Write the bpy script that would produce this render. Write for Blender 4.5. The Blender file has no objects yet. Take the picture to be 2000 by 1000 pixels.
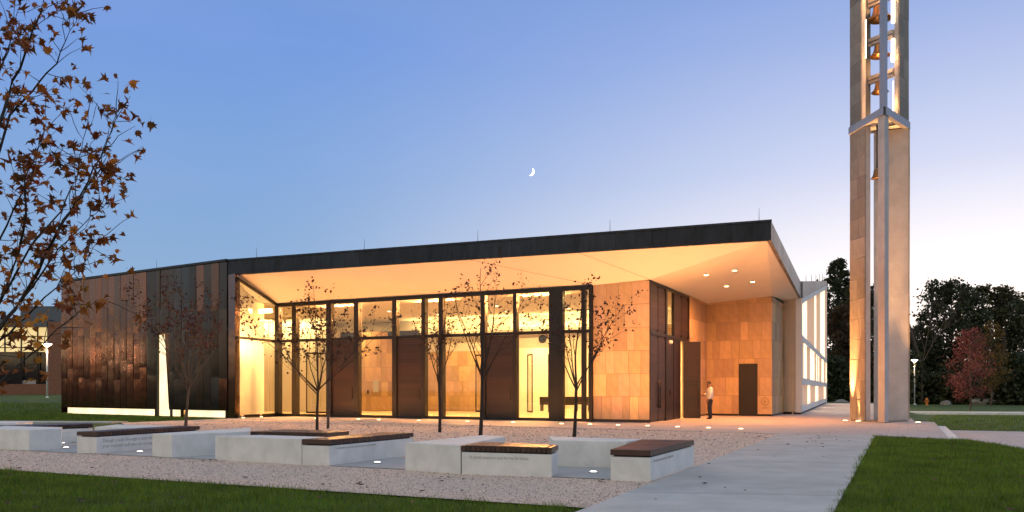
import bpy, bmesh, math, random
import numpy as np
from mathutils import Vector, Matrix

R = math.radians
sc = bpy.context.scene
col = sc.collection
random.seed(7)

# ------------------------------------------------------------------ camera
CAM_H = 1.42
cam = bpy.data.cameras.new('camera')
cam_o = bpy.data.objects.new('camera', cam)
col.objects.link(cam_o)
cam_o.location = (0, 0, CAM_H)
cam_o.rotation_euler = (R(90), 0, 0)
cam.sensor_width = 36.0
cam.lens = 36.0 * 1600 / 2000
cam.shift_y = (761 - 500) / 2000
cam.clip_start = 0.1
cam.clip_end = 6000
sc.camera = cam_o

# ------------------------------------------------------------------ world: dusk sky
SUN_AZ = R(33)          # after-glow, to the right of the view axis
SUN_EL = R(2.0)
world = bpy.data.worlds.new('World')
sc.world = world
world.use_nodes = True
wn = world.node_tree
wn.nodes.clear()
W = wn.nodes.new


def wl(a, b):
    wn.links.new(a, b)


out = W('ShaderNodeOutputWorld')
bg = W('ShaderNodeBackground')
wl(bg.outputs[0], out.inputs[0])
tc = W('ShaderNodeTexCoord')
sep = W('ShaderNodeSeparateXYZ')
wl(tc.outputs['Generated'], sep.inputs[0])


def wramp(stops):
    r = W('ShaderNodeValToRGB')
    e = r.color_ramp.elements
    while len(e) < len(stops):
        e.new(0.5)
    for i, (p, c) in enumerate(stops):
        e[i].position = p
        e[i].color = (c[0], c[1], c[2], 1)
    r.color_ramp.interpolation = 'LINEAR'
    wl(sep.outputs[2], r.inputs[0])
    return r


away = wramp([(0.0, (.34, .48, .63)), (.10, (.28, .43, .64)), (.164, (.245, .40, .65)), (.27, (.21, .365, .685)),
              (.384, (.165, .31, .695)), (.50, (.20, .32, .61)), (.70, (.33, .41, .56)), (1.0, (.42, .46, .52))])
sunw = wramp([(0.0, (1.6, 1.28, 1.10)), (.10, (1.32, 1.17, 1.08)), (.154, (1.03, .96, .98)), (.244, (.65, .69, .88)),
              (.36, (.385, .48, .775)), (.44, (.25, .37, .72)), (.70, (.34, .42, .57)), (1.0, (.42, .46, .52))])
# opposite the after-glow the low sky is a pale, slightly rosy band
anti = wramp([(0.0, (.63, .62, .57)), (.15, (.78, .75, .68)), (.30, (.75, .73, .68)), (.45, (.62, .63, .63)),
              (.70, (.46, .50, .56)), (1.0, (.42, .46, .52))])
# azimuth factor: how far the direction lies towards the after-glow
dotn = W('ShaderNodeVectorMath')
dotn.operation = 'DOT_PRODUCT'
nrm = W('ShaderNodeVectorMath')
nrm.operation = 'NORMALIZE'
flat = W('ShaderNodeVectorMath')
flat.operation = 'MULTIPLY'
flat.inputs[1].default_value = (1, 1, 0)
wl(tc.outputs['Generated'], flat.inputs[0])
wl(flat.outputs[0], nrm.inputs[0])
wl(nrm.outputs[0], dotn.inputs[0])
dotn.inputs[1].default_value = (math.sin(SUN_AZ), math.cos(SUN_AZ), 0)
mr = W('ShaderNodeMapRange')
mr.inputs[1].default_value = .60
mr.inputs[2].default_value = 1.0
wl(dotn.outputs['Value'], mr.inputs[0])
mixs = W('ShaderNodeMix')
mixs.data_type = 'RGBA'
mpow = W('ShaderNodeMath')
mpow.operation = 'POWER'
mpow.inputs[1].default_value = 2.0
wl(mr.outputs[0], mpow.inputs[0])
wl(mpow.outputs[0], mixs.inputs[0])
wl(away.outputs[0], mixs.inputs[6])
wl(sunw.outputs[0], mixs.inputs[7])
mr2 = W('ShaderNodeMapRange')
mr2.interpolation_type = 'SMOOTHSTEP'
mr2.inputs[1].default_value = .15
mr2.inputs[2].default_value = -.75
wl(dotn.outputs['Value'], mr2.inputs[0])
mixa = W('ShaderNodeMix')
mixa.data_type = 'RGBA'
wl(mr2.outputs[0], mixa.inputs[0])
wl(mixs.outputs[2], mixa.inputs[6])
wl(anti.outputs[0], mixa.inputs[7])
# faint streaks of high cloud
nz = W('ShaderNodeTexNoise')
nz.inputs['Scale'].default_value = 2.2
nz.inputs['Detail'].default_value = 5
mp = W('ShaderNodeMapping')
mp.inputs['Scale'].default_value = (1, 1, 5)
wl(tc.outputs['Generated'], mp.inputs[0])
wl(mp.outputs[0], nz.inputs['Vector'])
cr = W('ShaderNodeMapRange')
cr.inputs[1].default_value = .5
cr.inputs[2].default_value = .8
cr.inputs[3].default_value = 0
cr.inputs[4].default_value = .08
wl(nz.outputs[0], cr.inputs[0])
mixc = W('ShaderNodeMix')
mixc.data_type = 'RGBA'
wl(cr.outputs[0], mixc.inputs[0])
wl(mixa.outputs[2], mixc.inputs[6])
mixc.inputs[7].default_value = (.62, .60, .80, 1)
# physical sky adds the thin scattered light of the low sun
sky = W('ShaderNodeTexSky')
sky.sky_type = 'NISHITA'
sky.sun_disc = False
sky.sun_elevation = SUN_EL
sky.sun_rotation = SUN_AZ
addn = W('ShaderNodeMix')
addn.data_type = 'RGBA'
addn.blend_type = 'ADD'
addn.inputs[0].default_value = 0.001
wl(mixc.outputs[2], addn.inputs[6])
wl(sky.outputs[0], addn.inputs[7])
wl(addn.outputs[2], bg.inputs[0])
bg.inputs[1].default_value = 1.0

# the sun has just set: a very weak, very soft after-glow lamp
sun = bpy.data.lights.new('sun', 'SUN')
sun.energy = 0.12
sun.angle = R(25)
sun.color = (1, .78, .66)
sun_o = bpy.data.objects.new('sun', sun)
col.objects.link(sun_o)
sv = Vector((math.sin(SUN_AZ) * math.cos(R(6)), math.cos(SUN_AZ) * math.cos(R(6)), math.sin(R(6))))
sun_o.rotation_euler = sv.to_track_quat('Z', 'Y').to_euler()

vs = sc.view_settings
vs.view_transform = 'Standard'
vs.look = 'None'
vs.exposure = 0.08
vs.gamma = 1
vs.use_curve_mapping = False
cy = sc.cycles
cy.use_denoising = True
try:
    cy.denoiser = 'OPENIMAGEDENOISE'
except Exception:
    pass
cy.use_adaptive_sampling = True
cy.adaptive_threshold = 0.015
cy.max_bounces = 9
cy.diffuse_bounces = 4
cy.glossy_bounces = 4
cy.transmission_bounces = 4
cy.transparent_max_bounces = 24
cy.sample_clamp_indirect = 5
cy.caustics_reflective = False
cy.caustics_refractive = False
try:
    cy.use_light_tree = True
except Exception:
    pass

# ------------------------------------------------------------------ materials
MATS = {}


def mat(name, color, rough=.6, metal=0.0, var=0.0, var_scale=3.0, bump=0.0, bump_scale=30.0, rnd=0.0,
        emit=None, estr=0.0, stretch=(1, 1, 1), spec=.5, color2=None, detail=6, island=False, transl=0.0, hue=0.0):
    m = bpy.data.materials.new(name)
    m.use_nodes = True
    nt = m.node_tree
    N = nt.nodes.new
    Lk = nt.links.new
    b = nt.nodes['Principled BSDF']
    b.inputs['Roughness'].default_value = rough
    b.inputs['Metallic'].default_value = metal
    b.inputs['Specular IOR Level'].default_value = spec
    c = (color[0], color[1], color[2], 1)
    b.inputs['Base Color'].default_value = c
    src = None
    t = N('ShaderNodeTexCoord')
    mpn = N('ShaderNodeMapping')
    mpn.inputs['Scale'].default_value = stretch
    Lk(t.outputs['Object'], mpn.inputs[0])
    if rnd or island or var:
        base = N('ShaderNodeRGB')
        base.outputs[0].default_value = c
        src = base.outputs[0]
        if color2 is not None and (rnd or island):
            mx = N('ShaderNodeMix')
            mx.data_type = 'RGBA'
            if island:
                g = N('ShaderNodeNewGeometry')
                Lk(g.outputs['Random Per Island'], mx.inputs[0])
            else:
                g = N('ShaderNodeObjectInfo')
                Lk(g.outputs['Random'], mx.inputs[0])
            Lk(src, mx.inputs[6])
            mx.inputs[7].default_value = (color2[0], color2[1], color2[2], 1)
            src = mx.outputs[2]
        if rnd or island:
            hsv = N('ShaderNodeHueSaturation')
            if island:
                g = N('ShaderNodeNewGeometry')
                ro = g.outputs['Random Per Island']
            else:
                g = N('ShaderNodeObjectInfo')
                ro = g.outputs['Random']
            wn_ = N('ShaderNodeTexWhiteNoise')
            wn_.noise_dimensions = '1D'
            Lk(ro, wn_.inputs['W'])
            m1 = N('ShaderNodeMapRange')
            m1.inputs[3].default_value = 1 - rnd
            m1.inputs[4].default_value = 1 + rnd
            Lk(wn_.outputs['Value'], m1.inputs[0])
            Lk(m1.outputs[0], hsv.inputs['Value'])
            if hue:
                m2 = N('ShaderNodeMapRange')
                m2.inputs[3].default_value = .5 - hue
                m2.inputs[4].default_value = .5 + hue
                Lk(ro, m2.inputs[0])
                Lk(m2.outputs[0], hsv.inputs['Hue'])
            Lk(src, hsv.inputs['Color'])
            src = hsv.outputs[0]
        if var:
            n = N('ShaderNodeTexNoise')
            n.inputs['Scale'].default_value = var_scale
            n.inputs['Detail'].default_value = detail
            n.inputs['Roughness'].default_value = .62
            Lk(mpn.outputs[0], n.inputs['Vector'])
            m3 = N('ShaderNodeMapRange')
            m3.inputs[1].default_value = .28
            m3.inputs[2].default_value = .72
            m3.inputs[3].default_value = 1 - var
            m3.inputs[4].default_value = 1 + var
            Lk(n.outputs[0], m3.inputs[0])
            h2 = N('ShaderNodeHueSaturation')
            Lk(m3.outputs[0], h2.inputs['Value'])
            Lk(src, h2.inputs['Color'])
            src = h2.outputs[0]
        Lk(src, b.inputs['Base Color'])
    if bump:
        n2 = N('ShaderNodeTexNoise')
        n2.inputs['Scale'].default_value = bump_scale
        n2.inputs['Detail'].default_value = 5
        Lk(mpn.outputs[0], n2.inputs['Vector'])
        bp = N('ShaderNodeBump')
        bp.inputs['Strength'].default_value = min(1, bump)
        bp.inputs['Distance'].default_value = .02
        Lk(n2.outputs[0], bp.inputs['Height'])
        Lk(bp.outputs[0], b.inputs['Normal'])
    if emit:
        b.inputs['Emission Color'].default_value = (emit[0], emit[1], emit[2], 1)
        b.inputs['Emission Strength'].default_value = estr
    if transl:
        tr = N('ShaderNodeBsdfTranslucent')
        if src is not None:
            Lk(src, tr.inputs[0])
        else:
            tr.inputs[0].default_value = c
        mxs = N('ShaderNodeMixShader')
        mxs.inputs[0].default_value = transl
        Lk(b.outputs[0], mxs.inputs[1])
        Lk(tr.outputs[0], mxs.inputs[2])
        Lk(mxs.outputs[0], nt.nodes['Material Output'].inputs[0])
    MATS[name] = m
    return m


def glass_mat(name, tint=(.96, .97, .95), refl=1.0):
    m = bpy.data.materials.new(name)
    m.use_nodes = True
    nt = m.node_tree
    nt.nodes.clear()
    N = nt.nodes.new
    o = N('ShaderNodeOutputMaterial')
    lw = N('ShaderNodeLayerWeight')
    lw.inputs[0].default_value = .5
    pw = N('ShaderNodeMath')
    pw.operation = 'POWER'
    pw.inputs[1].default_value = 5
    nt.links.new(lw.outputs['Facing'], pw.inputs[0])
    ma = N('ShaderNodeMath')
    ma.operation = 'MULTIPLY_ADD'
    ma.inputs[1].default_value = .9
    ma.inputs[2].default_value = .05 * refl
    nt.links.new(pw.outputs[0], ma.inputs[0])
    tr = N('ShaderNodeBsdfTransparent')
    tr.inputs[0].default_value = (*tint, 1)
    gl = N('ShaderNodeBsdfGlossy')
    gl.inputs['Roughness'].default_value = .02
    mx = N('ShaderNodeMixShader')
    nt.links.new(ma.outputs[0], mx.inputs[0])
    nt.links.new(tr.outputs[0], mx.inputs[1])
    nt.links.new(gl.outputs[0], mx.inputs[2])
    nt.links.new(mx.outputs[0], o.inputs[0])
    MATS[name] = m
    return m


mat('lawn', (.060, .100, .012), .9, var=.55, var_scale=1.3, bump=.8, bump_scale=40)
mat('grass', (.094, .185, .010), .55, rnd=.45, island=True, color2=(.185, .245, .018), transl=.3, var=.45, var_scale=1.1)
mat('gravel', (.75, .575, .46), .9, var=.38, var_scale=42, bump=1, bump_scale=38, detail=3)
mat('pebble', (.80, .61, .49), .8, rnd=.45, island=True, color2=(.40, .285, .24))
mat('concrete', (.78, .76, .71), .65, var=.13, var_scale=2.6, bump=.12, bump_scale=60)
mat('path', (.51, .50, .47), .75, var=.17, var_scale=1.1, bump=.2, bump_scale=70, stretch=(1, 1, 1), rnd=.09)
mat('pad', (.46, .455, .44), .75, var=.12, var_scale=2.0, bump=.2, bump_scale=60)
mat('stone', (.56, .39, .215), .7, var=.14, var_scale=2.6, bump=.3, bump_scale=24, rnd=.24, hue=.014, color2=(.60, .37, .19))
mat('tower_stone', (.32, .27, .22), .75, var=.16, var_scale=2.2, bump=.3, bump_scale=24, rnd=.17)
mat('tower_concrete', (.55, .51, .49), .7, var=.14, var_scale=1.6, bump=.6, bump_scale=16)
mat('joint', (.20, .15, .10), .9)
mat('stucco', (.78, .73, .67), .8, var=.05, var_scale=2, bump=.15, bump_scale=80)
mat('soffit', (.80, .76, .68), .85, var=.03, var_scale=.6)
mat('plaster', (.82, .77, .66), .8, var=.04, var_scale=.8)
mat('frame', (.008, .007, .006), .45, metal=.2)
mat('frame_brown', (.016, .011, .008), .45, metal=.2)
mat('plinth', (.012, .012, .013), .6)
mat('wood', (.023, .0092, .0052), .45, var=.4, var_scale=2.5, stretch=(1, 1, 10), rnd=.38, bump=.1, bump_scale=20)
mat('slat', (.062, .026, .016), .38, var=.25, var_scale=3, stretch=(5, 5, 5), rnd=.28, bump=.1, bump_scale=30)
mat('fascia', (.026, .031, .040), .45, metal=.7, var=.4, var_scale=2, stretch=(2, 2, .5), rnd=.25)
mat('fascia_light', (.20, .19, .19), .5, metal=.5, var=.45, var_scale=3, stretch=(2, 2, .6), rnd=.2)
mat('bronze', (.36, .18, .07), .34, metal=.9, var=.3, var_scale=4)
mat('steel', (.42, .40, .41), .45, metal=.4, var=.1, var_scale=5)
mat('steel_dark', (.10, .11, .13), .5, metal=.5)
mat('white_metal', (.78, .77, .74), .5)
mat('white_paint', (.80, .78, .76), .6)
mat('brick', (.28, .115, .070), .85, var=.18, var_scale=9, bump=.4, bump_scale=50)
mat('roof_gray', (.10, .12, .14), .6)
mat('dark_glass', (.012, .014, .018), .12, spec=.6)
mat('bark', (.10, .070, .050), .85, var=.3, var_scale=12, bump=.5, bump_scale=40)
mat('bark_dark', (.030, .022, .017), .9, var=.3, var_scale=12)
mat('floor_inside', (.72, .60, .42), .35, var=.05, var_scale=2)
mat('asphalt', (.05, .05, .052), .85, var=.2, var_scale=4)
mat('leaf_sparse', (.030, .012, .007), .6, rnd=.4, island=True, color2=(.065, .018, .010), transl=.3)
mat('leaf_redbrown', (.10, .022, .014), .6, rnd=.4, island=True, color2=(.06, .024, .012), transl=.3)
mat('leaf_gold_lit', (.66, .30, .025), .55, rnd=.4, hue=.02, color2=(.42, .14, .014), transl=.5, var=.2, var_scale=8)  # yellow leaves; lamplight on the lower crown is put into the base colour
mat('leaf_maple', (.27, .085, .012), .55, rnd=.45, hue=.025, color2=(.12, .030, .008), transl=.4, var=.2, var_scale=8)
mat('leaf_maple_stuff', (.40, .14, .014), .55, rnd=.45, island=True, color2=(.20, .048, .010), transl=.4)
mat('leaf_fallen', (.10, .045, .02), .7, rnd=.4, island=True, color2=(.05, .022, .012))
mat('foliage_dark', (.034, .046, .018), .7, rnd=.45, island=True, color2=(.062, .066, .022), transl=.25)
mat('foliage_olive', (.052, .056, .018), .7, rnd=.45, island=True, color2=(.10, .075, .022), transl=.25)
mat('foliage_orange', (.11, .048, .016), .7, rnd=.4, island=True, color2=(.05, .042, .014), transl=.25)
mat('foliage_red', (.30, .075, .068), .65, rnd=.4, island=True, color2=(.18, .060, .042), transl=.3)
mat('foliage_yellow', (.21, .125, .022), .65, rnd=.4, island=True, color2=(.12, .065, .016), transl=.3)
mat('skin', (.30, .16, .10), .55)
mat('hoodie', (.80, .75, .70), .85, var=.08, var_scale=15)
mat('jeans', (.012, .017, .034), .85, var=.2, var_scale=20)
mat('hair', (.015, .010, .008), .7)
mat('shoe', (.020, .018, .016), .5)
mat('hydrant', (.60, .20, .03), .45, var=.1, var_scale=8)
mat('boulder', (.30, .27, .24), .85, var=.25, var_scale=3, bump=.5, bump_scale=6)
mat('inscription', (.52, .51, .48), .8)
mat('seal', (.36, .22, .10), .8)
mat('paper', (.6, .58, .5), .7)
mat('warm_lens', (.9, .8, .6), .4, emit=(1, .72, .38), estr=9)
mat('cool_lens', (.9, .9, .9), .4, emit=(1, .97, .92), estr=3.2)
mat('strip_glow', (.9, .8, .6), .4, emit=(1, .80, .47), estr=1.45)
mat('tube_glow', (.9, .8, .6), .4, emit=(1, .72, .46), estr=7)
mat('lamp_glow', (.9, .8, .6), .4, emit=(1, .72, .42), estr=14)
mat('window_glow', (.8, .7, .5), .5, emit=(1, .47, .20), estr=.95, var=.0)
mat('window_hot', (.9, .8, .6), .4, emit=(1, .72, .45), estr=4.5)
mat('far_window_glow', (.8, .7, .5), .5, emit=(1, .72, .30), estr=.75)
mat('far_window_hot', (.8, .7, .5), .5, emit=(1, .70, .36), estr=2.2)
mat('cove_glow', (.9, .8, .6), .4, emit=(1, .70, .34), estr=4)
mat('moon', (.9, .9, .9), .8, emit=(1, 1, 1), estr=1.6)
glass_mat('glass')
sg_nt = MATS['strip_glow'].node_tree
sg_n = sg_nt.nodes.new('ShaderNodeTexNoise')
sg_n.inputs['Scale'].default_value = .9
sg_g = sg_nt.nodes.new('ShaderNodeNewGeometry')
sg_nt.links.new(sg_g.outputs['Position'], sg_n.inputs['Vector'])
sg_m = sg_nt.nodes.new('ShaderNodeMapRange')
sg_m.inputs[1].default_value = .3
sg_m.inputs[2].default_value = .7
sg_m.inputs[3].default_value = .95
sg_m.inputs[4].default_value = 1.5
sg_nt.links.new(sg_n.outputs[0], sg_m.inputs[0])
sg_nt.links.new(sg_m.outputs[0], sg_nt.nodes['Principled BSDF'].inputs['Emission Strength'])

# copper: rolled panels with oil-canning
def copper_mat(name, c1, c2, rough):
    m = mat(name, c1, rough, metal=.95, rnd=.18, var=.16, var_scale=.7, stretch=(1, 1, 1), color2=c2)
    nt = m.node_tree
    n2 = nt.nodes.new('ShaderNodeTexNoise')
    n2.inputs['Scale'].default_value = 1.3
    n2.inputs['Detail'].default_value = 1.5
    bp = nt.nodes.new('ShaderNodeBump')
    bp.inputs['Strength'].default_value = .5
    bp.inputs['Distance'].default_value = .05
    tcn = nt.nodes.new('ShaderNodeTexCoord')
    oi = nt.nodes.new('ShaderNodeObjectInfo')
    ad = nt.nodes.new('ShaderNodeVectorMath')
    ad.operation = 'ADD'
    geo = nt.nodes.new('ShaderNodeNewGeometry')
    nt.links.new(geo.outputs['Position'], ad.inputs[0])
    sc3 = nt.nodes.new('ShaderNodeVectorMath')
    sc3.operation = 'SCALE'
    sc3.inputs[3].default_value = 37.0
    cb = nt.nodes.new('ShaderNodeCombineXYZ')
    nt.links.new(oi.outputs['Random'], cb.inputs[0])
    nt.links.new(oi.outputs['Random'], cb.inputs[2])
    nt.links.new(cb.outputs[0], sc3.inputs[0])
    nt.links.new(sc3.outputs[0], ad.inputs[1])
    nt.links.new(ad.outputs[0], n2.inputs['Vector'])
    nt.links.new(n2.outputs[0], bp.inputs['Height'])
    nt.links.new(bp.outputs[0], nt.nodes['Principled BSDF'].inputs['Normal'])


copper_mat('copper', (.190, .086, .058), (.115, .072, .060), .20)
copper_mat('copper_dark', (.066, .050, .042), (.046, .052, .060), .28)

# pavers: block joints
m = mat('pavers', (.58, .51, .475), .75, var=.10, var_scale=1.1, bump=.15, bump_scale=60)
nt = m.node_tree
bk = nt.nodes.new('ShaderNodeTexBrick')
bk.inputs['Scale'].default_value = 1.0
bk.inputs['Brick Width'].default_value = .60
bk.inputs['Row Height'].default_value = .30
bk.inputs['Mortar Size'].default_value = .008
bk.inputs['Color1'].default_value = (.98, .98, .98, 1)
bk.inputs['Color2'].default_value = (.86, .86, .86, 1)
bk.inputs['Mortar'].default_value = (.52, .50, .48, 1)
tcn = nt.nodes.new('ShaderNodeTexCoord')
mpp = nt.nodes.new('ShaderNodeMapping')
mpp.inputs['Rotation'].default_value = (0, 0, R(25.8))
nt.links.new(tcn.outputs['Object'], mpp.inputs[0])
nt.links.new(mpp.outputs[0], bk.inputs['Vector'])
mm = nt.nodes.new('ShaderNodeMix')
mm.data_type = 'RGBA'
mm.blend_type = 'MULTIPLY'
mm.inputs[0].default_value = 1
bs = nt.nodes['Principled BSDF']
old = bs.inputs['Base Color'].links[0].from_socket
nt.links.new(old, mm.inputs[6])
nt.links.new(bk.outputs[0], mm.inputs[7])
nt.links.new(mm.outputs[2], bs.inputs['Base Color'])

# brick courses for the far hall
m = MATS['brick']
nt = m.node_tree
bk = nt.nodes.new('ShaderNodeTexBrick')
bk.inputs['Scale'].default_value = 1.0
bk.inputs['Brick Width'].default_value = .22
bk.inputs['Row Height'].default_value = .075
bk.inputs['Mortar Size'].default_value = .008
bk.inputs['Color1'].default_value = (1, 1, 1, 1)
bk.inputs['Color2'].default_value = (.72, .72, .72, 1)
bk.inputs['Mortar'].default_value = (1.25, 1.5, 1.6, 1)
tcn = nt.nodes.new('ShaderNodeTexCoord')
mpp = nt.nodes.new('ShaderNodeMapping')
mpp.inputs['Rotation'].default_value = (R(90), 0, 0)
nt.links.new(tcn.outputs['Object'], mpp.inputs[0])
nt.links.new(mpp.outputs[0], bk.inputs['Vector'])
mm = nt.nodes.new('ShaderNodeMix')
mm.data_type = 'RGBA'
mm.blend_type = 'MULTIPLY'
mm.inputs[0].default_value = 1
bs = nt.nodes['Principled BSDF']
old = bs.inputs['Base Color'].links[0].from_socket
nt.links.new(old, mm.inputs[6])
nt.links.new(bk.outputs[0], mm.inputs[7])
nt.links.new(mm.outputs[2], bs.inputs['Base Color'])

# ------------------------------------------------------------------ helpers
ORG = {}


def org(o):
    while o is not None:
        if o.name in ORG:
            return ORG[o.name]
        o = o.parent
    return Vector((0, 0, 0))


def tag(o, label=None, cat=None, group=None, kind=None):
    if label:
        o['label'] = label
    if cat:
        o['category'] = cat
    if group:
        o['group'] = group
    if kind:
        o['kind'] = kind
    return o


def thing(name, loc, label, cat, group=None):
    o = bpy.data.objects.new(name, None)
    o.empty_display_size = .3
    col.objects.link(o)
    o.location = loc
    ORG[o.name] = Vector(loc)
    return tag(o, label, cat, group)


def link(name, me, m, parent=None):
    if m is not None and not me.materials:
        me.materials.append(MATS[m])
    o = bpy.data.objects.new(name, me)
    col.objects.link(o)
    if parent is not None:
        o.parent = parent
    return o


def mesh(name, verts, faces, m, parent=None, smooth=False):
    """verts in world coordinates"""
    O = org(parent)
    me = bpy.data.meshes.new(name)
    me.from_pydata([(v[0] - O.x, v[1] - O.y, v[2] - O.z) for v in verts], [], faces)
    me.update()
    if smooth:
        for p in me.polygons:
            p.use_smooth = True
    return link(name, me, m, parent)


def npmesh(name, V, F, m, parent=None, kind=None):
    """many triangles/quads from numpy arrays: V (n,3), F (k, 3 or 4)"""
    O = org(parent)
    V = np.asarray(V, dtype=np.float32) - np.array([O.x, O.y, O.z], dtype=np.float32)
    F = np.asarray(F, dtype=np.int32)
    me = bpy.data.meshes.new(name)
    k, s = F.shape
    me.vertices.add(len(V))
    me.vertices.foreach_set('co', V.ravel())
    me.loops.add(k * s)
    me.loops.foreach_set('vertex_index', F.ravel())
    me.polygons.add(k)
    me.polygons.foreach_set('loop_start', np.arange(k, dtype=np.int32) * s)
    me.update(calc_edges=True)
    o = link(name, me, m, parent)
    if kind:
        o['kind'] = kind
    return o


def prism_data(poly, z0, z1):
    """poly: list of (x,y); z0,z1 numbers or lists"""
    n = len(poly)
    a = sum(poly[i][0] * poly[(i + 1) % n][1] - poly[(i + 1) % n][0] * poly[i][1] for i in range(n))
    za = z0 if hasattr(z0, '__len__') else [z0] * n
    zb = z1 if hasattr(z1, '__len__') else [z1] * n
    idx = list(range(n))
    if a < 0:
        idx.reverse()
    v = [(poly[i][0], poly[i][1], za[i]) for i in idx] + [(poly[i][0], poly[i][1], zb[i]) for i in idx]
    f = [tuple(reversed(range(n))), tuple(range(n, 2 * n))]
    for i in range(n):
        j = (i + 1) % n
        f.append((i, j, n + j, n + i))
    return v, f


def prism(name, poly, z0, z1, m, parent=None, bevel=0):
    v, f = prism_data(poly, z0, z1)
    o = mesh(name, v, f, m, parent)
    if bevel:
        b = o.modifiers.new('bevel', 'BEVEL')
        b.width = bevel
        b.segments = 2
        b.limit_method = 'ANGLE'
    return o


def prisms(name, lst, m, parent=None):
    """several touching prisms joined into ONE part"""
    V, F = [], []
    for poly, z0, z1 in lst:
        v, f = prism_data(poly, z0, z1)
        k = len(V)
        V += v
        F += [tuple(i + k for i in q) for q in f]
    return mesh(name, V, F, m, parent)


def lathe(name, prof, m, parent, base, seg=20, smooth=True):
    """prof: (r, z) list, base world point"""
    V, F = [], []
    for r, z in prof:
        for i in range(seg):
            a = 2 * math.pi * i / seg
            V.append((base[0] + r * math.cos(a), base[1] + r * math.sin(a), base[2] + z))
    for k in range(len(prof) - 1):
        for i in range(seg):
            j = (i + 1) % seg
            F.append((k * seg + i, k * seg + j, (k + 1) * seg + j, (k + 1) * seg + i))
    F.append(tuple(reversed(range(seg))))
    F.append(tuple((len(prof) - 1) * seg + i for i in range(seg)))
    return mesh(name, V, F, m, parent, smooth)


def tube_arrays(pts, rad, seg=6, V=None, F=None):
    """append a tube along pts to V,F lists"""
    if V is None:
        V, F = [], []
    n = len(pts)
    base = len(V)
    up = Vector((0.13, 0.31, 1)).normalized()
    for i in range(n):
        p = Vector(pts[i])
        d = (Vector(pts[min(i + 1, n - 1)]) - Vector(pts[max(i - 1, 0)]))
        if d.length < 1e-9:
            d = Vector((0, 0, 1))
        d.normalize()
        a = d.cross(up)
        if a.length < 1e-3:
            a = d.cross(Vector((1, 0, 0)))
        a.normalize()
        b = d.cross(a)
        for k in range(seg):
            t = 2 * math.pi * k / seg
            q = p + (a * math.cos(t) + b * math.sin(t)) * rad[i]
            V.append((q.x, q.y, q.z))
    for i in range(n - 1):
        for k in range(seg):
            j = (k + 1) % seg
            F.append((base + i * seg + k, base + i * seg + j, base + (i + 1) * seg + j, base + (i + 1) * seg + k))
    return V, F


def tube(name, pts, rad, m, parent, seg=8):
    if not hasattr(rad, '__len__'):
        rad = [rad] * len(pts)
    V, F = tube_arrays(pts, rad, seg)
    F.append(tuple(reversed(range(seg))))
    F.append(tuple(len(V) - seg + i for i in range(seg)))
    return mesh(name, V, F, m, parent, True)


UNIT = bpy.data.meshes.new('unit_block')
_v = [(x, y, z) for x in (-.5, .5) for y in (-.5, .5) for z in (-.5, .5)]
UNIT.from_pydata(_v, [], [(0, 1, 3, 2), (4, 6, 7, 5), (0, 4, 5, 1), (2, 3, 7, 6), (0, 2, 6, 4), (1, 5, 7, 3)])
UNITS = {}


def block(name, c, size, rotz, m, parent):
    """one piece sharing mesh data: box of size (along, deep, tall) centred at c"""
    if m not in UNITS:
        me = UNIT.copy()
        me.name = 'block_' + m
        me.materials.append(MATS[m])
        UNITS[m] = me
    o = bpy.data.objects.new(name, UNITS[m])
    col.objects.link(o)
    o.parent = parent
    O = org(parent)
    o.location = Vector(c) - O
    o.scale = size
    o.rotation_euler = (0, 0, rotz)
    return o


# building frame: u runs along the glass front (left to right), w goes into the building
A0 = Vector((-12.45, 43.5))
DU = Vector((.9005, -.4347)).normalized()
DW = Vector((.4347, .9005)).normalized()
ROT_U = math.atan2(DU.y, DU.x)


def P(u, w):
    q = A0 + DU * u + DW * w
    return (q.x, q.y)


def U(px, w=0.0):
    """u of the glass plane seen in photo column px (survey help)"""
    q = (px - 1000) / 1600
    a = A0 + DW * w
    return (q * a.y - a.x) / (DU.x - q * DU.y)


def ubox(name, u0, u1, w0, w1, z0, z1, m, parent, bevel=0):
    return prism(name, [P(u0, w0), P(u1, w0), P(u1, w1), P(u0, w1)], z0, z1, m, parent, bevel)


BOW = {}


def bowed(name, c, size, rotz, m, parent):
    """metal panel: unit box whose front (-y) face bows out a little"""
    if m not in BOW:
        n = 8
        V, F = [], []
        for z in (-.5, .5):
            for i in range(n + 1):
                x = -.5 + i / n
                V.append((x, -.5 - .12 * (1 - (2 * x) ** 2), z))
            V += [(.5, .5, z), (-.5, .5, z)]
        k = n + 3
        for i in range(n):
            F.append((i, i + 1, k + i + 1, k + i))
        F += [(n, n + 1, k + n + 1, k + n), (n + 1, n + 2, k + n + 2, k + n + 1), (n + 2, 0, k, k + n + 2)]
        F += [tuple(reversed(range(k))), tuple(range(k, 2 * k))]
        me = bpy.data.meshes.new('panel_' + m)
        me.from_pydata(V, [], F)
        me.update()
        for p in list(me.polygons)[:n]:
            p.use_smooth = True
        me.materials.append(MATS[m])
        BOW[m] = me
    o = bpy.data.objects.new(name, BOW[m])
    col.objects.link(o)
    o.parent = parent
    o.location = Vector(c) - org(parent)
    o.scale = size
    o.rotation_euler = (0, 0, rotz)
    return o


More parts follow.
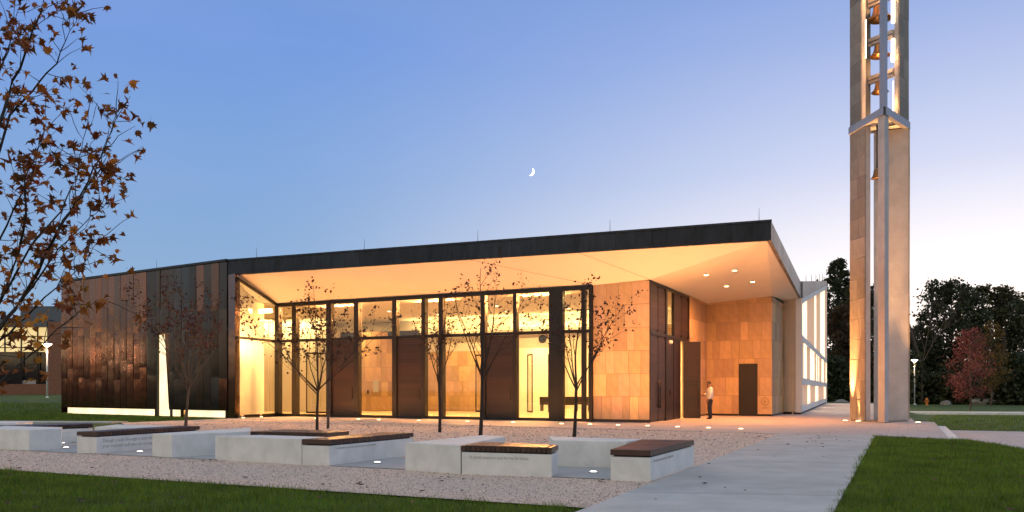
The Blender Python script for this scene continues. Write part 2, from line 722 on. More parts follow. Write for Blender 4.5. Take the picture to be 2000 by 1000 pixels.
def course_wall(parent, p0, p1, out_n, z0, z1, hrow, mname, wmin, wmax, seed, skip=None, top=None):
    """stone panels between plan points p0 -> p1, standing proud along out_n; returns nothing"""
    rnd = random.Random(seed)
    p0 = Vector(p0)
    p1 = Vector(p1)
    d = p1 - p0
    Ln = d.length
    d.normalize()
    rot = math.atan2(d.y, d.x)
    z = z0
    while z < z1 - .05:
        h = min(hrow, z1 - z)
        s = 0
        while s < Ln - .02:
            wd = rnd.uniform(wmin, wmax)
            if Ln - s - wd < wmin * .7:
                wd = Ln - s
            zt = z + h
            a, b = s, s + wd
            cells = [(a, b, z, zt)]
            if skip:
                cells = []
                sa, sb, sz0, sz1 = skip
                if b <= sa or a >= sb or z >= sz1 or zt <= sz0:
                    cells = [(a, b, z, zt)]
                else:
                    if a < sa - .05:
                        cells.append((a, sa, z, zt))
                    if b > sb + .05:
                        cells.append((sb, b, z, zt))
                    if zt > sz1 + .05:
                        cells.append((max(a, sa), min(b, sb), sz1, zt))
            for (ca, cb, cz, czt) in cells:
                t = .05 + rnd.uniform(-.005, .005)
                c = p0 + d * ((ca + cb) / 2) + Vector(out_n) * (t / 2)
                block('stone_panel', (c.x, c.y, (cz + czt) / 2), (cb - ca - .012, t, czt - cz - .012), rot, mname, parent)
            s += wd
        z += hrow


def spot(name, loc, direction, energy, color, size=70, blend=.7, radius=.05, parent=None):
    l = bpy.data.lights.new(name, 'SPOT')
    l.energy = energy
    l.color = color
    l.spot_size = R(size)
    l.spot_blend = blend
    l.shadow_soft_size = radius
    o = bpy.data.objects.new(name, l)
    col.objects.link(o)
    O = org(parent)
    o.parent = parent
    o.location = Vector(loc) - O
    o.rotation_euler = (-Vector(direction)).to_track_quat('Z', 'Y').to_euler()
    return o


def area(name, loc, direction, energy, color, sx, sy, xdir, parent=None):
    """xdir: plan direction of the long side"""
    l = bpy.data.lights.new(name, 'AREA')
    l.shape = 'RECTANGLE'
    l.size = sx
    l.size_y = sy
    l.energy = energy
    l.color = color
    o = bpy.data.objects.new(name, l)
    col.objects.link(o)
    O = org(parent)
    o.parent = parent
    z = -Vector(direction).normalized()
    x = Vector((xdir[0], xdir[1], 0))
    x = (x - z * x.dot(z)).normalized()
    y = z.cross(x)
    M = Matrix((x, y, z)).transposed().to_4x4()
    M.translation = Vector(loc) - O
    o.matrix_basis = M
    return o


def point(name, loc, energy, color, radius, parent=None):
    l = bpy.data.lights.new(name, 'POINT')
    l.energy = energy
    l.color = color
    l.shadow_soft_size = radius
    o = bpy.data.objects.new(name, l)
    col.objects.link(o)
    o.parent = parent
    o.location = Vector(loc) - org(parent)
    return o


def smooth(a, b, x):
    t = np.clip((x - a) / (b - a), 0, 1)
    return t * t * (3 - 2 * t)


WARM = (1, .60, .26)
AMBER = (1, .36, .09)

# ------------------------------------------------------------------ the ground
# right edge of the raised terrace: line (12.5,23.4) -> (18.3,35.5)


def terr(x, y):
    x = np.asarray(x, dtype=float)
    y = np.asarray(y, dtype=float)
    z = np.full_like(x, -.03)
    t = ((x - 12.5) * 12.1 - (y - 23.4) * 5.8) / 13.42
    v = ((x - 13.4) * .4343 + (y - 24.3) * .9008)
    wk = smooth(-.9, -.1, v)
    z += -.34 * (smooth(-1.4, -.25, t) * wk + smooth(.0, 2.6, t) * smooth(-9.0, -.2, v) * (1 - wk))
    z += .95 * smooth(46, 74, y) * smooth(-14, -24, x)
    z += .05 * np.sin(x * .55 + 1.3) * np.sin(y * .48) * smooth(9, 20, np.abs(x - 2))* smooth(-17,-22,x)
    return z


xs = np.unique(np.concatenate([np.linspace(-900, -80, 12), np.linspace(-80, 80, 161), np.linspace(80, 900, 12)]))
ys = np.unique(np.concatenate([np.linspace(-300, -20, 6), np.linspace(-20, 110, 131), np.linspace(110, 2500, 16)]))
XX, YY = np.meshgrid(xs, ys)
ZZ = terr(XX, YY)
Vt = np.stack([XX.ravel(), YY.ravel(), ZZ.ravel()], 1)
nx, ny = len(xs), len(ys)
ii, jj = np.meshgrid(np.arange(nx - 1), np.arange(ny - 1))
k0 = (jj * nx + ii).ravel()
Ft = np.stack([k0, k0 + 1, k0 + nx + 1, k0 + nx], 1)
lawn = npmesh('lawn', Vt, Ft, 'lawn', kind='structure')
for p in lawn.data.polygons:
    p.use_smooth = True


def sheet(name, poly, z, m, kind='structure'):
    n = len(poly)
    a = sum(poly[i][0] * poly[(i + 1) % n][1] - poly[(i + 1) % n][0] * poly[i][1] for i in range(n))
    if a < 0:
        poly = list(reversed(poly))
    o = mesh(name, [(x, y, z) for x, y in poly], [tuple(range(n))], m)
    o['kind'] = kind
    return o


GRAVEL = [(1.0, 9.79), (8.57, 26.1), (-12.7, 39.2), (-14.0, 40.2), (-16.8, 35.2), (-12.0, 26.5), (-18, 25.5),
          (-34, 30), (-34, 26.35)]
sheet('gravel_court', GRAVEL, .000, 'gravel')

# concrete walk, poured in slabs
path = bpy.data.objects.new('concrete_path', None)
col.objects.link(path)
path['kind'] = 'structure'
pl0, pr0 = Vector((-1.95, 3.7)), Vector((.98, 3.7))
pl1, pr1 = Vector((8.57, 26.1)), Vector((11.1, 25.05))
NS = 9
for i in range(NS):
    a, b = i / NS, (i + 1) / NS
    g = .004
    q = [pl0.lerp(pl1, a), pr0.lerp(pr1, a), pr0.lerp(pr1, b), pl0.lerp(pl1, b)]
    dv = (q[3] - q[0]).normalized() * .006
    q = [q[0] + dv, q[1] + dv, q[2] - dv, q[3] - dv]
    prism('slab', [(v.x, v.y) for v in q], -.06, .018 + .0015 * (i % 2), 'path', path)
sheet('path_bed', [(-1.9, 3.8), (.95, 3.8), (11.05, 25.0), (8.55, 26.0)], -.012, 'joint')

# terrace of pavers
TERR = [(8.57, 26.1), (11.1, 25.05), (12.5, 23.4), (18.3, 35.5), (18.0, 36.6), (38.5, 84), (33, 86), (15.7, 47.0), (9, 46), (-8, 47),
        (-14.0, 40.3), (-12.7, 39.2)]
prism('terrace', TERR, -.40, .016, 'pavers')['kind'] = 'structure'
# two broad steps and the lower walk
ed = (Vector((18.3, 35.5)) - Vector((12.5, 23.4))).normalized()
en = Vector((ed.y, -ed.x))


def along(s, t):
    q = Vector((12.5, 23.4)) + ed * s + en * t
    return (q.x, q.y)


prism('terrace_step', [along(-.3, 0.004), along(13.1, 0.004), along(13.1, .42), along(-.3, .42)], -.5, -.14, 'concrete', bevel=.01)['kind'] = 'structure'
c1 = along(12.9, .424)
c0 = along(1.0, .424)
prism('lower_walk', [c0, c1, (c1[0] + 28, c1[1] - 13.5), (c0[0] + 28, c0[1] - 13.5)], -.5, -.30, 'pavers')['kind'] = 'structure'
# far walk on the right, thin walk on the left
prism('far_walk', [(28, 61.5), (28, 59), (62, 53.0), (62, 55.5)], -.5, -.20, 'concrete')['kind'] = 'structure'
prism('side_walk', [(-45, 38.6), (-16.9, 36.1), (-17.2, 35.2), (-45, 37.4)], -.2, .03, 'path')['kind'] = 'structure'
# paved strip under the benches
FRONT = [(-20, 22.9), (-11.25, 18.98), (-9.2, 18.03), (-7.6, 17.28), (-6.0, 16.5), (-3.97, 15.5), (-1.9, 14.5), (.65, 13.3), (2.15, 12.6)]
BACK = [(3.2, 15.1), (1.4, 15.2), (-1.0, 16.1), (-3.2, 17.6), (-5.4, 18.6), (-7.4, 19.6), (-9.0, 20.6), (-11.5, 22.0), (-20, 25.2)]
sheet('bench_pavement', FRONT + BACK, .010, 'pad')


# grass blades near the camera
def inpoly(x, y, poly):
    c = np.zeros(x.shape, bool)
    n = len(poly)
    for i in range(n):
        x0, y0 = poly[i]
        x1, y1 = poly[(i + 1) % n]
        cond = ((y0 > y) != (y1 > y)) & (x < (x1 - x0) * (y - y0) / (y1 - y0 + 1e-12) + x0)
        c ^= cond
    return c


def grass_patch(name, poly, n, hgt, wid, seed):
    rg = np.random.default_rng(seed)
    px = np.array([p[0] for p in poly])
    py = np.array([p[1] for p in poly])
    x = rg.uniform(px.min(), px.max(), n * 3)
    # more blades close to the camera
    v = rg.uniform(0, 1, n * 3)
    y = py.min() + (py.max() - py.min()) * v ** 1.5
    ok = inpoly(x, y, poly)
    x, y = x[ok][:n], y[ok][:n]
    k = len(x)
    z = terr(x, y)
    n1 = np.sin(x * 1.3 + 2.1 * np.sin(y * 1.7 + .6)) * np.sin(y * 3.1 + 1.3 * np.sin(x * .9))
    n2 = np.sin(x * 4.3 + 1.9 * np.sin(y * 5.1)) * np.sin(y * 7.7 + 2.2 * np.sin(x * 2.9 + 1))
    n3 = np.sin(x * 11.0 + 2.5 * np.sin(y * 13.0)) * np.sin(y * 17.0 + 2.0 * np.sin(x * 7.0))
    patch = .80 + .22 * n1 + .30 * n2 + .22 * n3
    patch = np.clip(patch, .18, 1.7) + rg.uniform(-.12, .12, k)
    dist = np.sqrt(x * x + y * y) / 10
    h = hgt * patch * np.clip(rg.normal(1, .25, k), .4, 1.7)
    a = rg.uniform(0, 2 * np.pi, k)
    w = wid * np.clip(dist, .9, 2.2) * rg.uniform(.7, 1.3, k)
    lean = rg.uniform(.1, .8, k) * h
    la = rg.uniform(0, 2 * np.pi, k)
    V = np.empty((k, 3, 3))
    V[:, 0] = np.stack([x - np.cos(a) * w / 2, y - np.sin(a) * w / 2, z - .005], 1)
    V[:, 1] = np.stack([x + np.cos(a) * w / 2, y + np.sin(a) * w / 2, z - .005], 1)
    V[:, 2] = np.stack([x + np.cos(la) * lean, y + np.sin(la) * lean, z + h], 1)
    o = npmesh(name, V.reshape(-1, 3), np.arange(3 * k).reshape(-1, 3), 'grass', kind='stuff')
    return o


tag(grass_patch('grass', [(-16, 17.89), (-16, 7.5), (-.3, 7.5), (.90, 9.84)], 190000, .085, .008, 3),
    'mown grass in the near left corner below the gravel', 'grass')
tag(grass_patch('grass', [(2.72, 7.5), (14, 7.5), (22, 14), (17.5, 19.5), (13.4, 24.2), (12.45, 23.38), (11.02, 25.0)], 300000, .085, .008, 4),
    'mown grass to the right of the concrete walk', 'grass')
tag(grass_patch('grass', [(18.5, 35.8), (24, 32.5), (50, 20), (60, 50), (30, 58), (20.5, 41)], 60000, .07, .016, 5),
    'lawn behind the lower walk and the bell tower', 'grass')
tag(grass_patch('grass', [(-14.5, 40.6), (-16.9, 36.4), (-40, 38.4), (-45, 60), (-28, 60), (-27, 49.2)], 60000, .07, .018, 6),
    'lawn in front of the dark copper wing', 'grass')

# loose stones of the gravel court
rg = np.random.default_rng(11)
n = 60000
gx = rg.uniform(-16, 9, n * 4)
gy = 9.5 + 25 * rg.uniform(0, 1, n * 4) ** 1.9
ok = inpoly(gx, gy, GRAVEL) & ~inpoly(gx, gy, FRONT + BACK)
gx, gy = gx[ok][:n], gy[ok][:n]
k = len(gx)
octv = np.array([(1, 0, 0), (0, 1, 0), (-1, 0, 0), (0, -1, 0), (0, 0, 1.0)])
octf = np.array([(0, 1, 4), (1, 2, 4), (2, 3, 4), (3, 0, 4)])
rs = rg.uniform(.007, .016, k) * (1 + (gy - 10) * .02)
an = rg.uniform(0, 6.28, k)
Vp = octv[None] * rs[:, None, None] * rg.uniform(.6, 1.4, (k, 5, 3))
ca, sa = np.cos(an)[:, None], np.sin(an)[:, None]
Vx = Vp[:, :, 0] * ca - Vp[:, :, 1] * sa + gx[:, None]
Vy = Vp[:, :, 0] * sa + Vp[:, :, 1] * ca + gy[:, None]
Vz = Vp[:, :, 2] * .8
V = np.stack([Vx, Vy, Vz + .0005], 2).reshape(-1, 3)
F = (octf[None] + (np.arange(k) * 5)[:, None, None]).reshape(-1, 3)
tag(npmesh('gravel', V, F, 'pebble', kind='stuff'), 'loose pinkish gravel spread over the court', 'gravel')

# fallen leaves on gravel and grass
lx, ly = [], []
rr = random.Random(5)
lv, lf = [], []
spots = []
for i in range(1190):
    if i < 1100:
        y = rr.uniform(20, 37)
        x = rr.uniform(-13, 9)
        if not inpoly(np.array([x]), np.array([y]), GRAVEL)[0]:
            continue
    elif i < 1140:
        y = rr.uniform(11.5, 18)
        x = rr.uniform(-12, 2)
        if not inpoly(np.array([x]), np.array([y]), GRAVEL)[0] or inpoly(np.array([x]), np.array([y]), FRONT + BACK)[0]:
            continue
    else:
        x, y = rr.uniform(-9, 0), rr.uniform(9, 13)
    spots.append((x, y))
for i in range(26):
    f = rr.random()
    spots.append((pl0.x + (pl1.x - pl0.x) * (.2 + .8 * f) + rr.uniform(.1, 2.4), pl0.y + (pl1.y - pl0.y) * (.2 + .8 * f)))
for i in range(40):
    f = rr.random()
    spots.append((pr0.x + (pr1.x - pr0.x) * (.25 + .6 * f) + rr.uniform(.3, 6), pr0.y + (pr1.y - pr0.y) * (.25 + .6 * f)))
for (x, y) in spots:
    s = rr.uniform(.028, .062)
    a = rr.uniform(0, 6.28)
    z = .02 + rr.uniform(0, .02)
    onpath = x < pr0.x + (pr1.x - pr0.x) * (y - pr0.y) / (pr1.y - pr0.y) and x > pl0.x + (pl1.x - pl0.x) * (y - pl0.y) / (pl1.y - pl0.y)
    zz = 0 if onpath else .06 if not inpoly(np.array([x]), np.array([y]), GRAVEL)[0] else 0
    c, d = math.cos(a), math.sin(a)
    b = len(lv)
    for (q, r_, h) in ((1, 0, .3), (.2, .6, 0), (-.9, .1, .25), (.1, -.6, .05), (0, 0, .45)):
        lv.append((x + s * (q * c - r_ * d), y + s * (q * d + r_ * c), z + zz + s * h * .8))
    lf += [(b, b + 1, b + 4), (b + 1, b + 2, b + 4), (b + 2, b + 3, b + 4), (b + 3, b, b + 4)]
o = mesh('fallen_leaves', lv, lf, 'leaf_fallen')
tag(o, 'dry fallen leaves scattered over gravel and grass', 'leaves', kind='stuff')

# ------------------------------------------------------------------ the chapel
F_ = Vector((-14.2, 40.9))        # front end of the copper wing
LW = Vector((-26.9, 48.95))       # far left corner of the wing
RC = Vector((9.9, 31.3))          # roof corner
W1 = Vector((15.75, 47.6))
W2 = Vector((16.4, 46.5))
FD = (Vector((32.5, 84.8)) - W2).normalized()
FE = W2 + FD * 41.0
chapel = thing('chapel_building', (0, 42, 0),
               'low modern chapel with copper wing, glass front and deep glowing soffit', 'building')

# copper wing -------------------------------------------------------
wd = (F_ - LW)
WLEN = wd.length
wd.normalize()
wnv = Vector((wd.y, -wd.x))
if wnv.y > 0:
    wnv = -wnv
WROT = math.atan2(wd.y, wd.x)


def WP(s, o=0.0):
    q = LW + wd * s + wnv * o
    return (q.x, q.y)


def wing_s(px):
    q = (px - 1000) / 1600
    return (q * LW.y - LW.x) / (wd.x - q * wd.y)


s_slit0, s_slit1 = wing_s(307.5), wing_s(331.5)
wing = prism('copper_wall', [WP(0, -.05), WP(s_slit0 - .08, -.05), WP(s_slit0 - .08, -.35), WP(0, -.35)], .40, 7.86, 'frame', chapel)
wing2 = prism('copper_wall', [WP(s_slit1 + .02, -.05), WP(WLEN, -.05), WP(WLEN, -.35), WP(s_slit1 + .02, -.35)], .40, 7.86, 'frame', chapel)
wing3 = prism('copper_wall', [WP(s_slit0 - .08, -.05), WP(s_slit1 + .02, -.05), WP(s_slit1 + .02, -.35), WP(s_slit0 - .08, -.35)], 4.42, 7.86, 'frame', chapel)
rw = random.Random(21)
ncol = 25
edges = [i * WLEN / ncol for i in range(ncol + 1)]
# make columns meet the slit edges
edges[min(range(len(edges)), key=lambda i: abs(edges[i] - s_slit0))] = s_slit0
edges[min(range(len(edges)), key=lambda i: abs(edges[i] - s_slit1))] = s_slit1
ZB, ZT = .36, 7.80
for i in range(ncol):
    a, b = edges[i], edges[i + 1]
    mid = (a + b) / 2
    over = s_slit0 - .01 < mid < s_slit1 + .01
    z = 4.42 if over else ZB
    par = wing3 if over else (wing if mid < s_slit0 else wing2)
    cuts = []
    first = rw.uniform(1.5, 2.9)
    zz = z + (rw.uniform(1.2, 2.0) if over else first)
    while zz < ZT - .8:
        cuts.append(zz)
        zz += rw.uniform(2.4, 3.6)
    cuts = [z] + cuts + [ZT]
    for c0_, c1_ in zip(cuts[:-1], cuts[1:]):
        off = rw.uniform(.000, .018)
        c = Vector(WP(mid, off))
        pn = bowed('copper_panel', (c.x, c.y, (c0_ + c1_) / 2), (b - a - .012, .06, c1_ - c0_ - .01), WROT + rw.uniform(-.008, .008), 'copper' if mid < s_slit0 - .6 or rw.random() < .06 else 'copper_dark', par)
        pn.rotation_euler = (rw.uniform(-.006, .006), 0, pn.rotation_euler[2])
# tapering slit window and its dark jamb
x0 = s_slit0
tri = []
for (s, z) in ((x0 + .02, .02), (s_slit1, .02), (wing_s(322.5), 4.36), (x0 + .02, 4.36)):
    tri.append((s, z))
Vv, Ff = [], []
for o_ in (-.10, -.14):
    for (s, z) in tri:
        q = WP(s, o_)
        Vv.append((q[0], q[1], z))
Ff = [(0, 1, 2, 3), (7, 6, 5, 4), (0, 4, 5, 1), (1, 5, 6, 2), (2, 6, 7, 3), (3, 7, 4, 0)]
mesh('slit_window', Vv, Ff, 'strip_glow', chapel)
prism('slit_jamb', [WP(x0 - .10, .03), WP(x0 - .003, .03), WP(x0 - .003, -.2), WP(x0 - .10, -.2)], .0, 4.42, 'frame', chapel)
# copper leaf right of the slit: leaning edge
Vv = []
for o_ in (.035, -.04):
    for (s, z) in ((s_slit1 + .004, .36), (s_slit1 + .008, 4.42), (wing_s(322.5), 4.42), (s_slit1 - .02, .36)):
        q = WP(s, o_)
        Vv.append((q[0], q[1], z))
mesh('slit_edge', Vv, [(3, 2, 1, 0), (4, 5, 6, 7), (0, 1, 5, 4), (1, 2, 6, 5), (2, 3, 7, 6), (3, 0, 4, 7)], 'copper', chapel)
# glowing base strip in lengths, with dark stubs between
strip = [(130, 190), (190, 243), (243, 302), (335, 352), (365, 440)]
for a, b in strip:
    prism('base_light', [WP(wing_s(a) + .02, -.06), WP(wing_s(b) - .02, -.06), WP(wing_s(b) - .02, -.12), WP(wing_s(a) + .02, -.12)], .02, .36, 'strip_glow', chapel)
for a, b in ((302, 307), (331.8, 334.5), (352.5, 354.5), (440, 443)):
    prism('stub', [WP(wing_s(a), .0), WP(wing_s(b), .0), WP(wing_s(b), -.14), WP(wing_s(a), -.14)], -.05, .36, 'frame', chapel)
# top coping of the wing
prism('coping', [WP(-.06, .10), WP(WLEN, .10), WP(WLEN, -.4), WP(-.06, -.4)], 7.82, 7.94, 'fascia', chapel)
# end wall on the far left and the back of the wing
LB = Vector((-20.5, 60.5))
prism('end_wall', [WP(0, .02), WP(0, -.30), (LB.x + .3, LB.y), (LB.x, LB.y)], .0, 7.82, 'copper', chapel)
# fin at the front end of the wing, and the side glazing
F2 = Vector((-13.62, 40.30))
prism('fin', [(F_.x, F_.y), (F2.x, F2.y), (F2.x + .12, F2.y + .35), (F_.x + .25, F_.y + .5)], .0, 7.14, 'copper', chapel)

# glass front -------------------------------------------------------
ZTR0, ZTR1, ZH = 3.92, 4.06, 5.92
front = ubox('glass_wall', -.10, U(1158), -.10, .12, 5.80, ZH + .06, 'frame', chapel)
ubox('sill', -.10, U(1158), -.11, .13, 0.0, .15, 'frame', front)
ubox('transom', -.08, U(1158), -.085, .10, ZTR0, ZTR1, 'frame', front)
mulls = [(539.5, 547.5), (573, 581.5), (640, 649.5), (694, 703), (768.5, 777), (825.5, 833), (859, 867.5), (941.5, 949.5), (1004, 1011), (1074, 1101), (1152, 1158)]
for i, (a, b) in enumerate(mulls):
    ubox('mullion', U(a), U(b), -.13, .16, .0, 5.82, 'frame_brown' if 0 < i < 9 else 'frame', front)
ubox('mullion', U(1137), U(1144), -.10, .12, .15, 5.80, 'frame', front)
bays = ['g', 'g', 'd', 'g', 'd', 'g', 'g', 'd', 'g', 'x']
for (l, r_), kind in zip(zip(mulls[:-1], mulls[1:]), bays):
    a, b = U(l[1]), U(r_[0])
    if kind == 'd':
        door = ubox('door', a + .02, b - .02, -.02, .05, .10, ZTR0 - .01, 'frame_brown', chapel)
        # each leaf is faced with horizontal boards
        zz = .12
        rows = [(.12, 1.93), (2.0, ZTR0 - .03)]
        for (ra, rb) in rows:
            nb = 8
            for q in range(nb):
                zc = ra + (q + .5) * (rb - ra) / nb
                c = Vector(P((a + b) / 2, -.035))
                block('plank', (c.x, c.y, zc), (b - a - .16, .03 + .006 * (q % 2), (rb - ra) / nb - .008), ROT_U, 'wood', door)
        ubox('door_rail', a + .03, b - .03, -.058, -.02, 1.94, 1.99, 'wood', door)
        for e in (a + .03, b - .08):
            ubox('door_stile', e, e + .05, -.060, -.02, .10, ZTR0 - .012, 'wood', door)
        q0 = P(b - .14, -.09)
        tube('handle', [(q0[0], q0[1], .95), (q0[0], q0[1], 1.55)], .018, 'frame', door)
    elif kind == 'x':
        for (p_, q_) in ((a, U(1137)), (U(1144), b)):
            ubox('pane', p_, q_, -.012, .012, .15, ZTR0, 'glass', front)
            ubox('pane', p_, q_, -.012, .012, ZTR1, 5.80, 'glass', front)
        continue
    else:
        ubox('pane', a, b, -.012, .012, .15, ZTR0, 'glass', front)
    ubox('pane', a, b, -.012, .012, ZTR1, 5.80, 'glass', front)
# side glazing from the fin to the corner post
sg = [(F2.x + .10, F2.y + .05), P(-.02, -.1)]
sv0, sv1 = Vector(sg[0]), Vector(sg[1])
sd = (sv1 - sv0).normalized()
sn = Vector((sd.y, -sd.x))


def SG(s, o):
    q = sv0 + sd * s + sn * o
    return (q.x, q.y)


SL = (sv1 - sv0).length
side = prism('side_glazing', [SG(0, .06), SG(SL, .06), SG(SL, -.06), SG(0, -.06)], 0, .17, 'frame', chapel)
prism('transom', [SG(0, .05), SG(SL, .05), SG(SL, -.05), SG(0, -.05)], 3.93, 4.05, 'frame', side)
prism('pane', [SG(0, .012), SG(SL, .012), SG(SL, -.012), SG(0, -.012)], .17, 3.93, 'glass', side)
prism('pane', [SG(0, .012), SG(SL, .012), SG(SL, -.012), SG(0, -.012)], 4.05, [6.83, 5.86, 5.86, 6.83], 'glass', side)
prism('head_bar', [SG(0, .05), SG(SL, .05), SG(SL, -.05), SG(0, -.05)], [6.84, 5.87, 5.87, 6.84], [6.98, 6.01, 6.01, 6.98], 'frame', side)

# stone block with the tall wooden doors ----------------------------
UC = U(1268)
UB = U(1158)
DP = 7.4
blk = ubox('stone_block', UB, UC - .06, .06, .36, 0, 6.05, 'joint', chapel)
course_wall(blk, P(UB + .01, .06), P(UC, .06), (-DW.x, -DW.y), .14, 6.06, .985, 'stone', .30, .66, 3)
ubox('plinth', UB, UC - .01, .0, .06, 0, .13, 'plinth', blk)
# entrance side: frame, doors, upper panels
ent = ubox('entrance_frame', UC - .10, UC + .02, .07, .18, 0, 6.08, 'frame', chapel)


def ebox(name, w0, w1, z0, z1, d0, d1, m, parent):
    return ubox(name, UC + d0, UC + d1, w0, w1, z0, z1, m, parent)


ebox('head_frame', .18, 7.0, 3.78, 3.92, -.10, .03, 'frame', ent)
ebox('head_frame', .18, 7.0, 5.95, 6.08, -.10, .02, 'frame', ent)
ebox('post', 2.55, 2.80, 0, 6.08, -.10, .04, 'frame', ent)
ebox('post', 4.02, 4.16, 3.92, 6.08, -.10, .02, 'frame', ent)
ebox('post', 6.82, 7.02, 0, 6.08, -.10, .03, 'frame', ent)


def leaf_door(w0, w1, z0, z1, d, name='door', handles=True, n=2):
    dr = ebox(name, w0, w1, z0, z1, d - .05, d, 'wood', chapel)
    stp = (w1 - w0) / n
    for k_ in range(n):
        a, b = w0 + k_ * stp, w0 + (k_ + 1) * stp
        nb = 10 if z1 - z0 > 3 else 6
        for q in range(nb):
            zc = z0 + .1 + (q + .5) * (z1 - z0 - .2) / nb
            c = Vector(P(UC + d + .012, (a + b) / 2))
            block('plank', (c.x, c.y, zc), (.024 + .005 * (q % 2), b - a - .16, (z1 - z0 - .2) / nb - .008), ROT_U, 'wood', dr)
        for e in (a + .02, b - .075):
            ebox('door_stile', e, e + .055, z0 + .01, z1 - .01, d, d + .032, 'wood', dr)
    if handles:
        c = (w0 + w1) / 2
        for e in (c - .12, c + .12):
            q0 = P(UC + d + .10, e)
            tube('handle', [(q0[0], q0[1], .62), (q0[0], q0[1], 1.78)], .022, 'frame', dr)
            for hz in (.70, 1.70):
                q1 = P(UC + d + .0, e)
                tube('handle_bracket', [(q1[0], q1[1], hz), (q0[0], q0[1], hz)], .016, 'frame', dr, 6)
    return dr


leaf_door(.19, 2.54, .03, 3.77, -.02)
leaf_door(.19, 2.54, 3.93, 5.94, -.02, 'upper_panel', False)
ebox('side_panel', 2.82, 4.00, .02, 3.77, -.06, -.01, 'wood', ent)
ebox('pane', 2.82, 4.00, 3.93, 5.94, -.05, -.03, 'glass', ent)
leaf_door(4.18, 6.80, 3.93, 5.94, -.02, 'upper_panel', False)
leaf_door(4.04, 5.30, .03, 3.77, -.02, 'door', False, 1)
q0 = P(UC + .10, 5.16)
# reader and alarm beacon on the side panel
c = P(UC + .012, 3.4)
lathe('beacon', [(.0, -.09), (.10, -.06), (.12, 0), (.10, .06), (.0, .09)], 'white_metal', ent, (c[0], c[1], 3.60), 14)
ebox('card_reader', 3.32, 3.44, 1.18, 1.42, -.01, .03, 'frame', ent)
# the open leaf, swung out
ol0, ol1 = Vector((8.33, 39.78)), Vector((9.14, 39.70))
od = (ol1 - ol0).normalized()
on = Vector((od.y, -od.x))
opn = prism('door', [(ol0.x, ol0.y), (ol1.x, ol1.y), (ol1.x - on.x * .055, ol1.y - on.y * .055), (ol0.x - on.x * .055, ol0.y - on.y * .055)], .03, 3.74, 'wood', chapel)
opn['label'] = 'tall wooden door leaf standing open'
orot = math.atan2(od.y, od.x)
for q in range(10):
    zc = .15 + (q + .5) * 3.48 / 10
    c = (ol0 + ol1) / 2 + on * .011
    block('plank', (c.x, c.y, zc), (.60, .022 + .005 * (q % 2), .34), orot, 'wood', opn)
for s in (.0, .745):
    c = ol0 + od * (s + .033) + on * .015
    block('door_stile', (c.x, c.y, 1.885), (.066, .03, 3.69), orot, 'wood', opn)
c = ol1 - od * .085 + on * .10
tube('handle', [(c.x, c.y, .62), (c.x, c.y, 1.78)], .022, 'frame', opn)
for hz in (.70, 1.70):
    c2 = c - on * .10
    tube('handle_bracket', [(c.x, c.y, hz), (c2.x, c2.y, hz)], .016, 'frame', opn, 6)
# stone end of the block and the wall running back
ret = ubox('stone_return', UC - .34, UC - .05, 7.04, 11.0, 0, 6.14, 'joint', chapel)
course_wall(ret, P(UC - .05, 7.04), P(UC - .05, 11.0), (DU.x, DU.y), .1, 6.12, .985, 'stone', .5, 1.0, 8)

# back stone wall with the small dark door --------------------------
UG = 23.70
bw = ubox('stone_wall', UC - .05, UG - .06, 11.06, 11.4, 0, 6.30, 'joint', chapel)
ud0, ud1 = U(1442.6, 11.0), U(1479.6, 11.0)
base_u = UC - .03
course_wall(bw, P(base_u, 11.06), P(UG, 11.06), (-DW.x, -DW.y), .12, 6.30, .985, 'stone', .32, .75, 15, skip=(ud0 - base_u, ud1 - base_u, 0, 2.80))
ubox('plinth', base_u, ud0, 11.015, 11.06, 0, .115, 'plinth', bw)
ubox('plinth', ud1, UG - .01, 11.015, 11.06, 0, .115, 'plinth', bw)
sdoor = ubox('door', ud0 + .01, ud1 - .01, 11.04, 11.058, .02, 2.79, 'frame', chapel)
ubox('door_leaf', ud0 + .06, ud1 - .06, 11.022, 11.04, .03, 2.73, 'plinth', sdoor)
hp = P(ud0 + .14, 10.98)
tube('handle', [(hp[0], hp[1], 1.0), (hp[0] + .12, hp[1] - .05, 1.0)], .014, 'frame', sdoor, 6)
# return at the right end
rt = ubox('stone_return', UG - .36, UG - .05, 11.06, 15.9, 0, 6.34, 'joint', chapel)
course_wall(rt, P(UG - .05, 11.0), P(UG - .05, 15.9), (DU.x, DU.y), .12, 6.34, .985, 'stone', .6, 1.2, 18)
# carved seal, with the year below it
sp = Vector(P(U(1494, 11.0), 10.998))


def ring_mesh(name, c, r0, r1, parent, m, z, seg=36, d=.008):
    V, F = [], []
    for i in range(seg):
        a = 2 * math.pi * i / seg
        for r_ in (r0, r1):
            for dd in (0, d):
                q = Vector((c.x, c.y)) + DU * (r_ * math.cos(a)) - DW * dd
                V.append((q.x, q.y, z + r_ * math.sin(a)))
    for i in range(seg):
        j = (i + 1) % seg
        a, b = 4 * i, 4 * j
        F += [(a + 1, b + 1, b + 3, a + 3), (a, a + 1, a + 3, a + 2), (a, b, b + 1, a + 1), (a + 2, a + 3, b + 3, b + 2)]
    return mesh(name, V, F, m, parent)


ring_mesh('seal', sp, .185, .215, bw, 'seal', .80)
ring_mesh('seal', sp, .115, .130, bw, 'seal', .80)
ring_mesh('seal', sp, .0, .05, bw, 'seal', .80, 12)


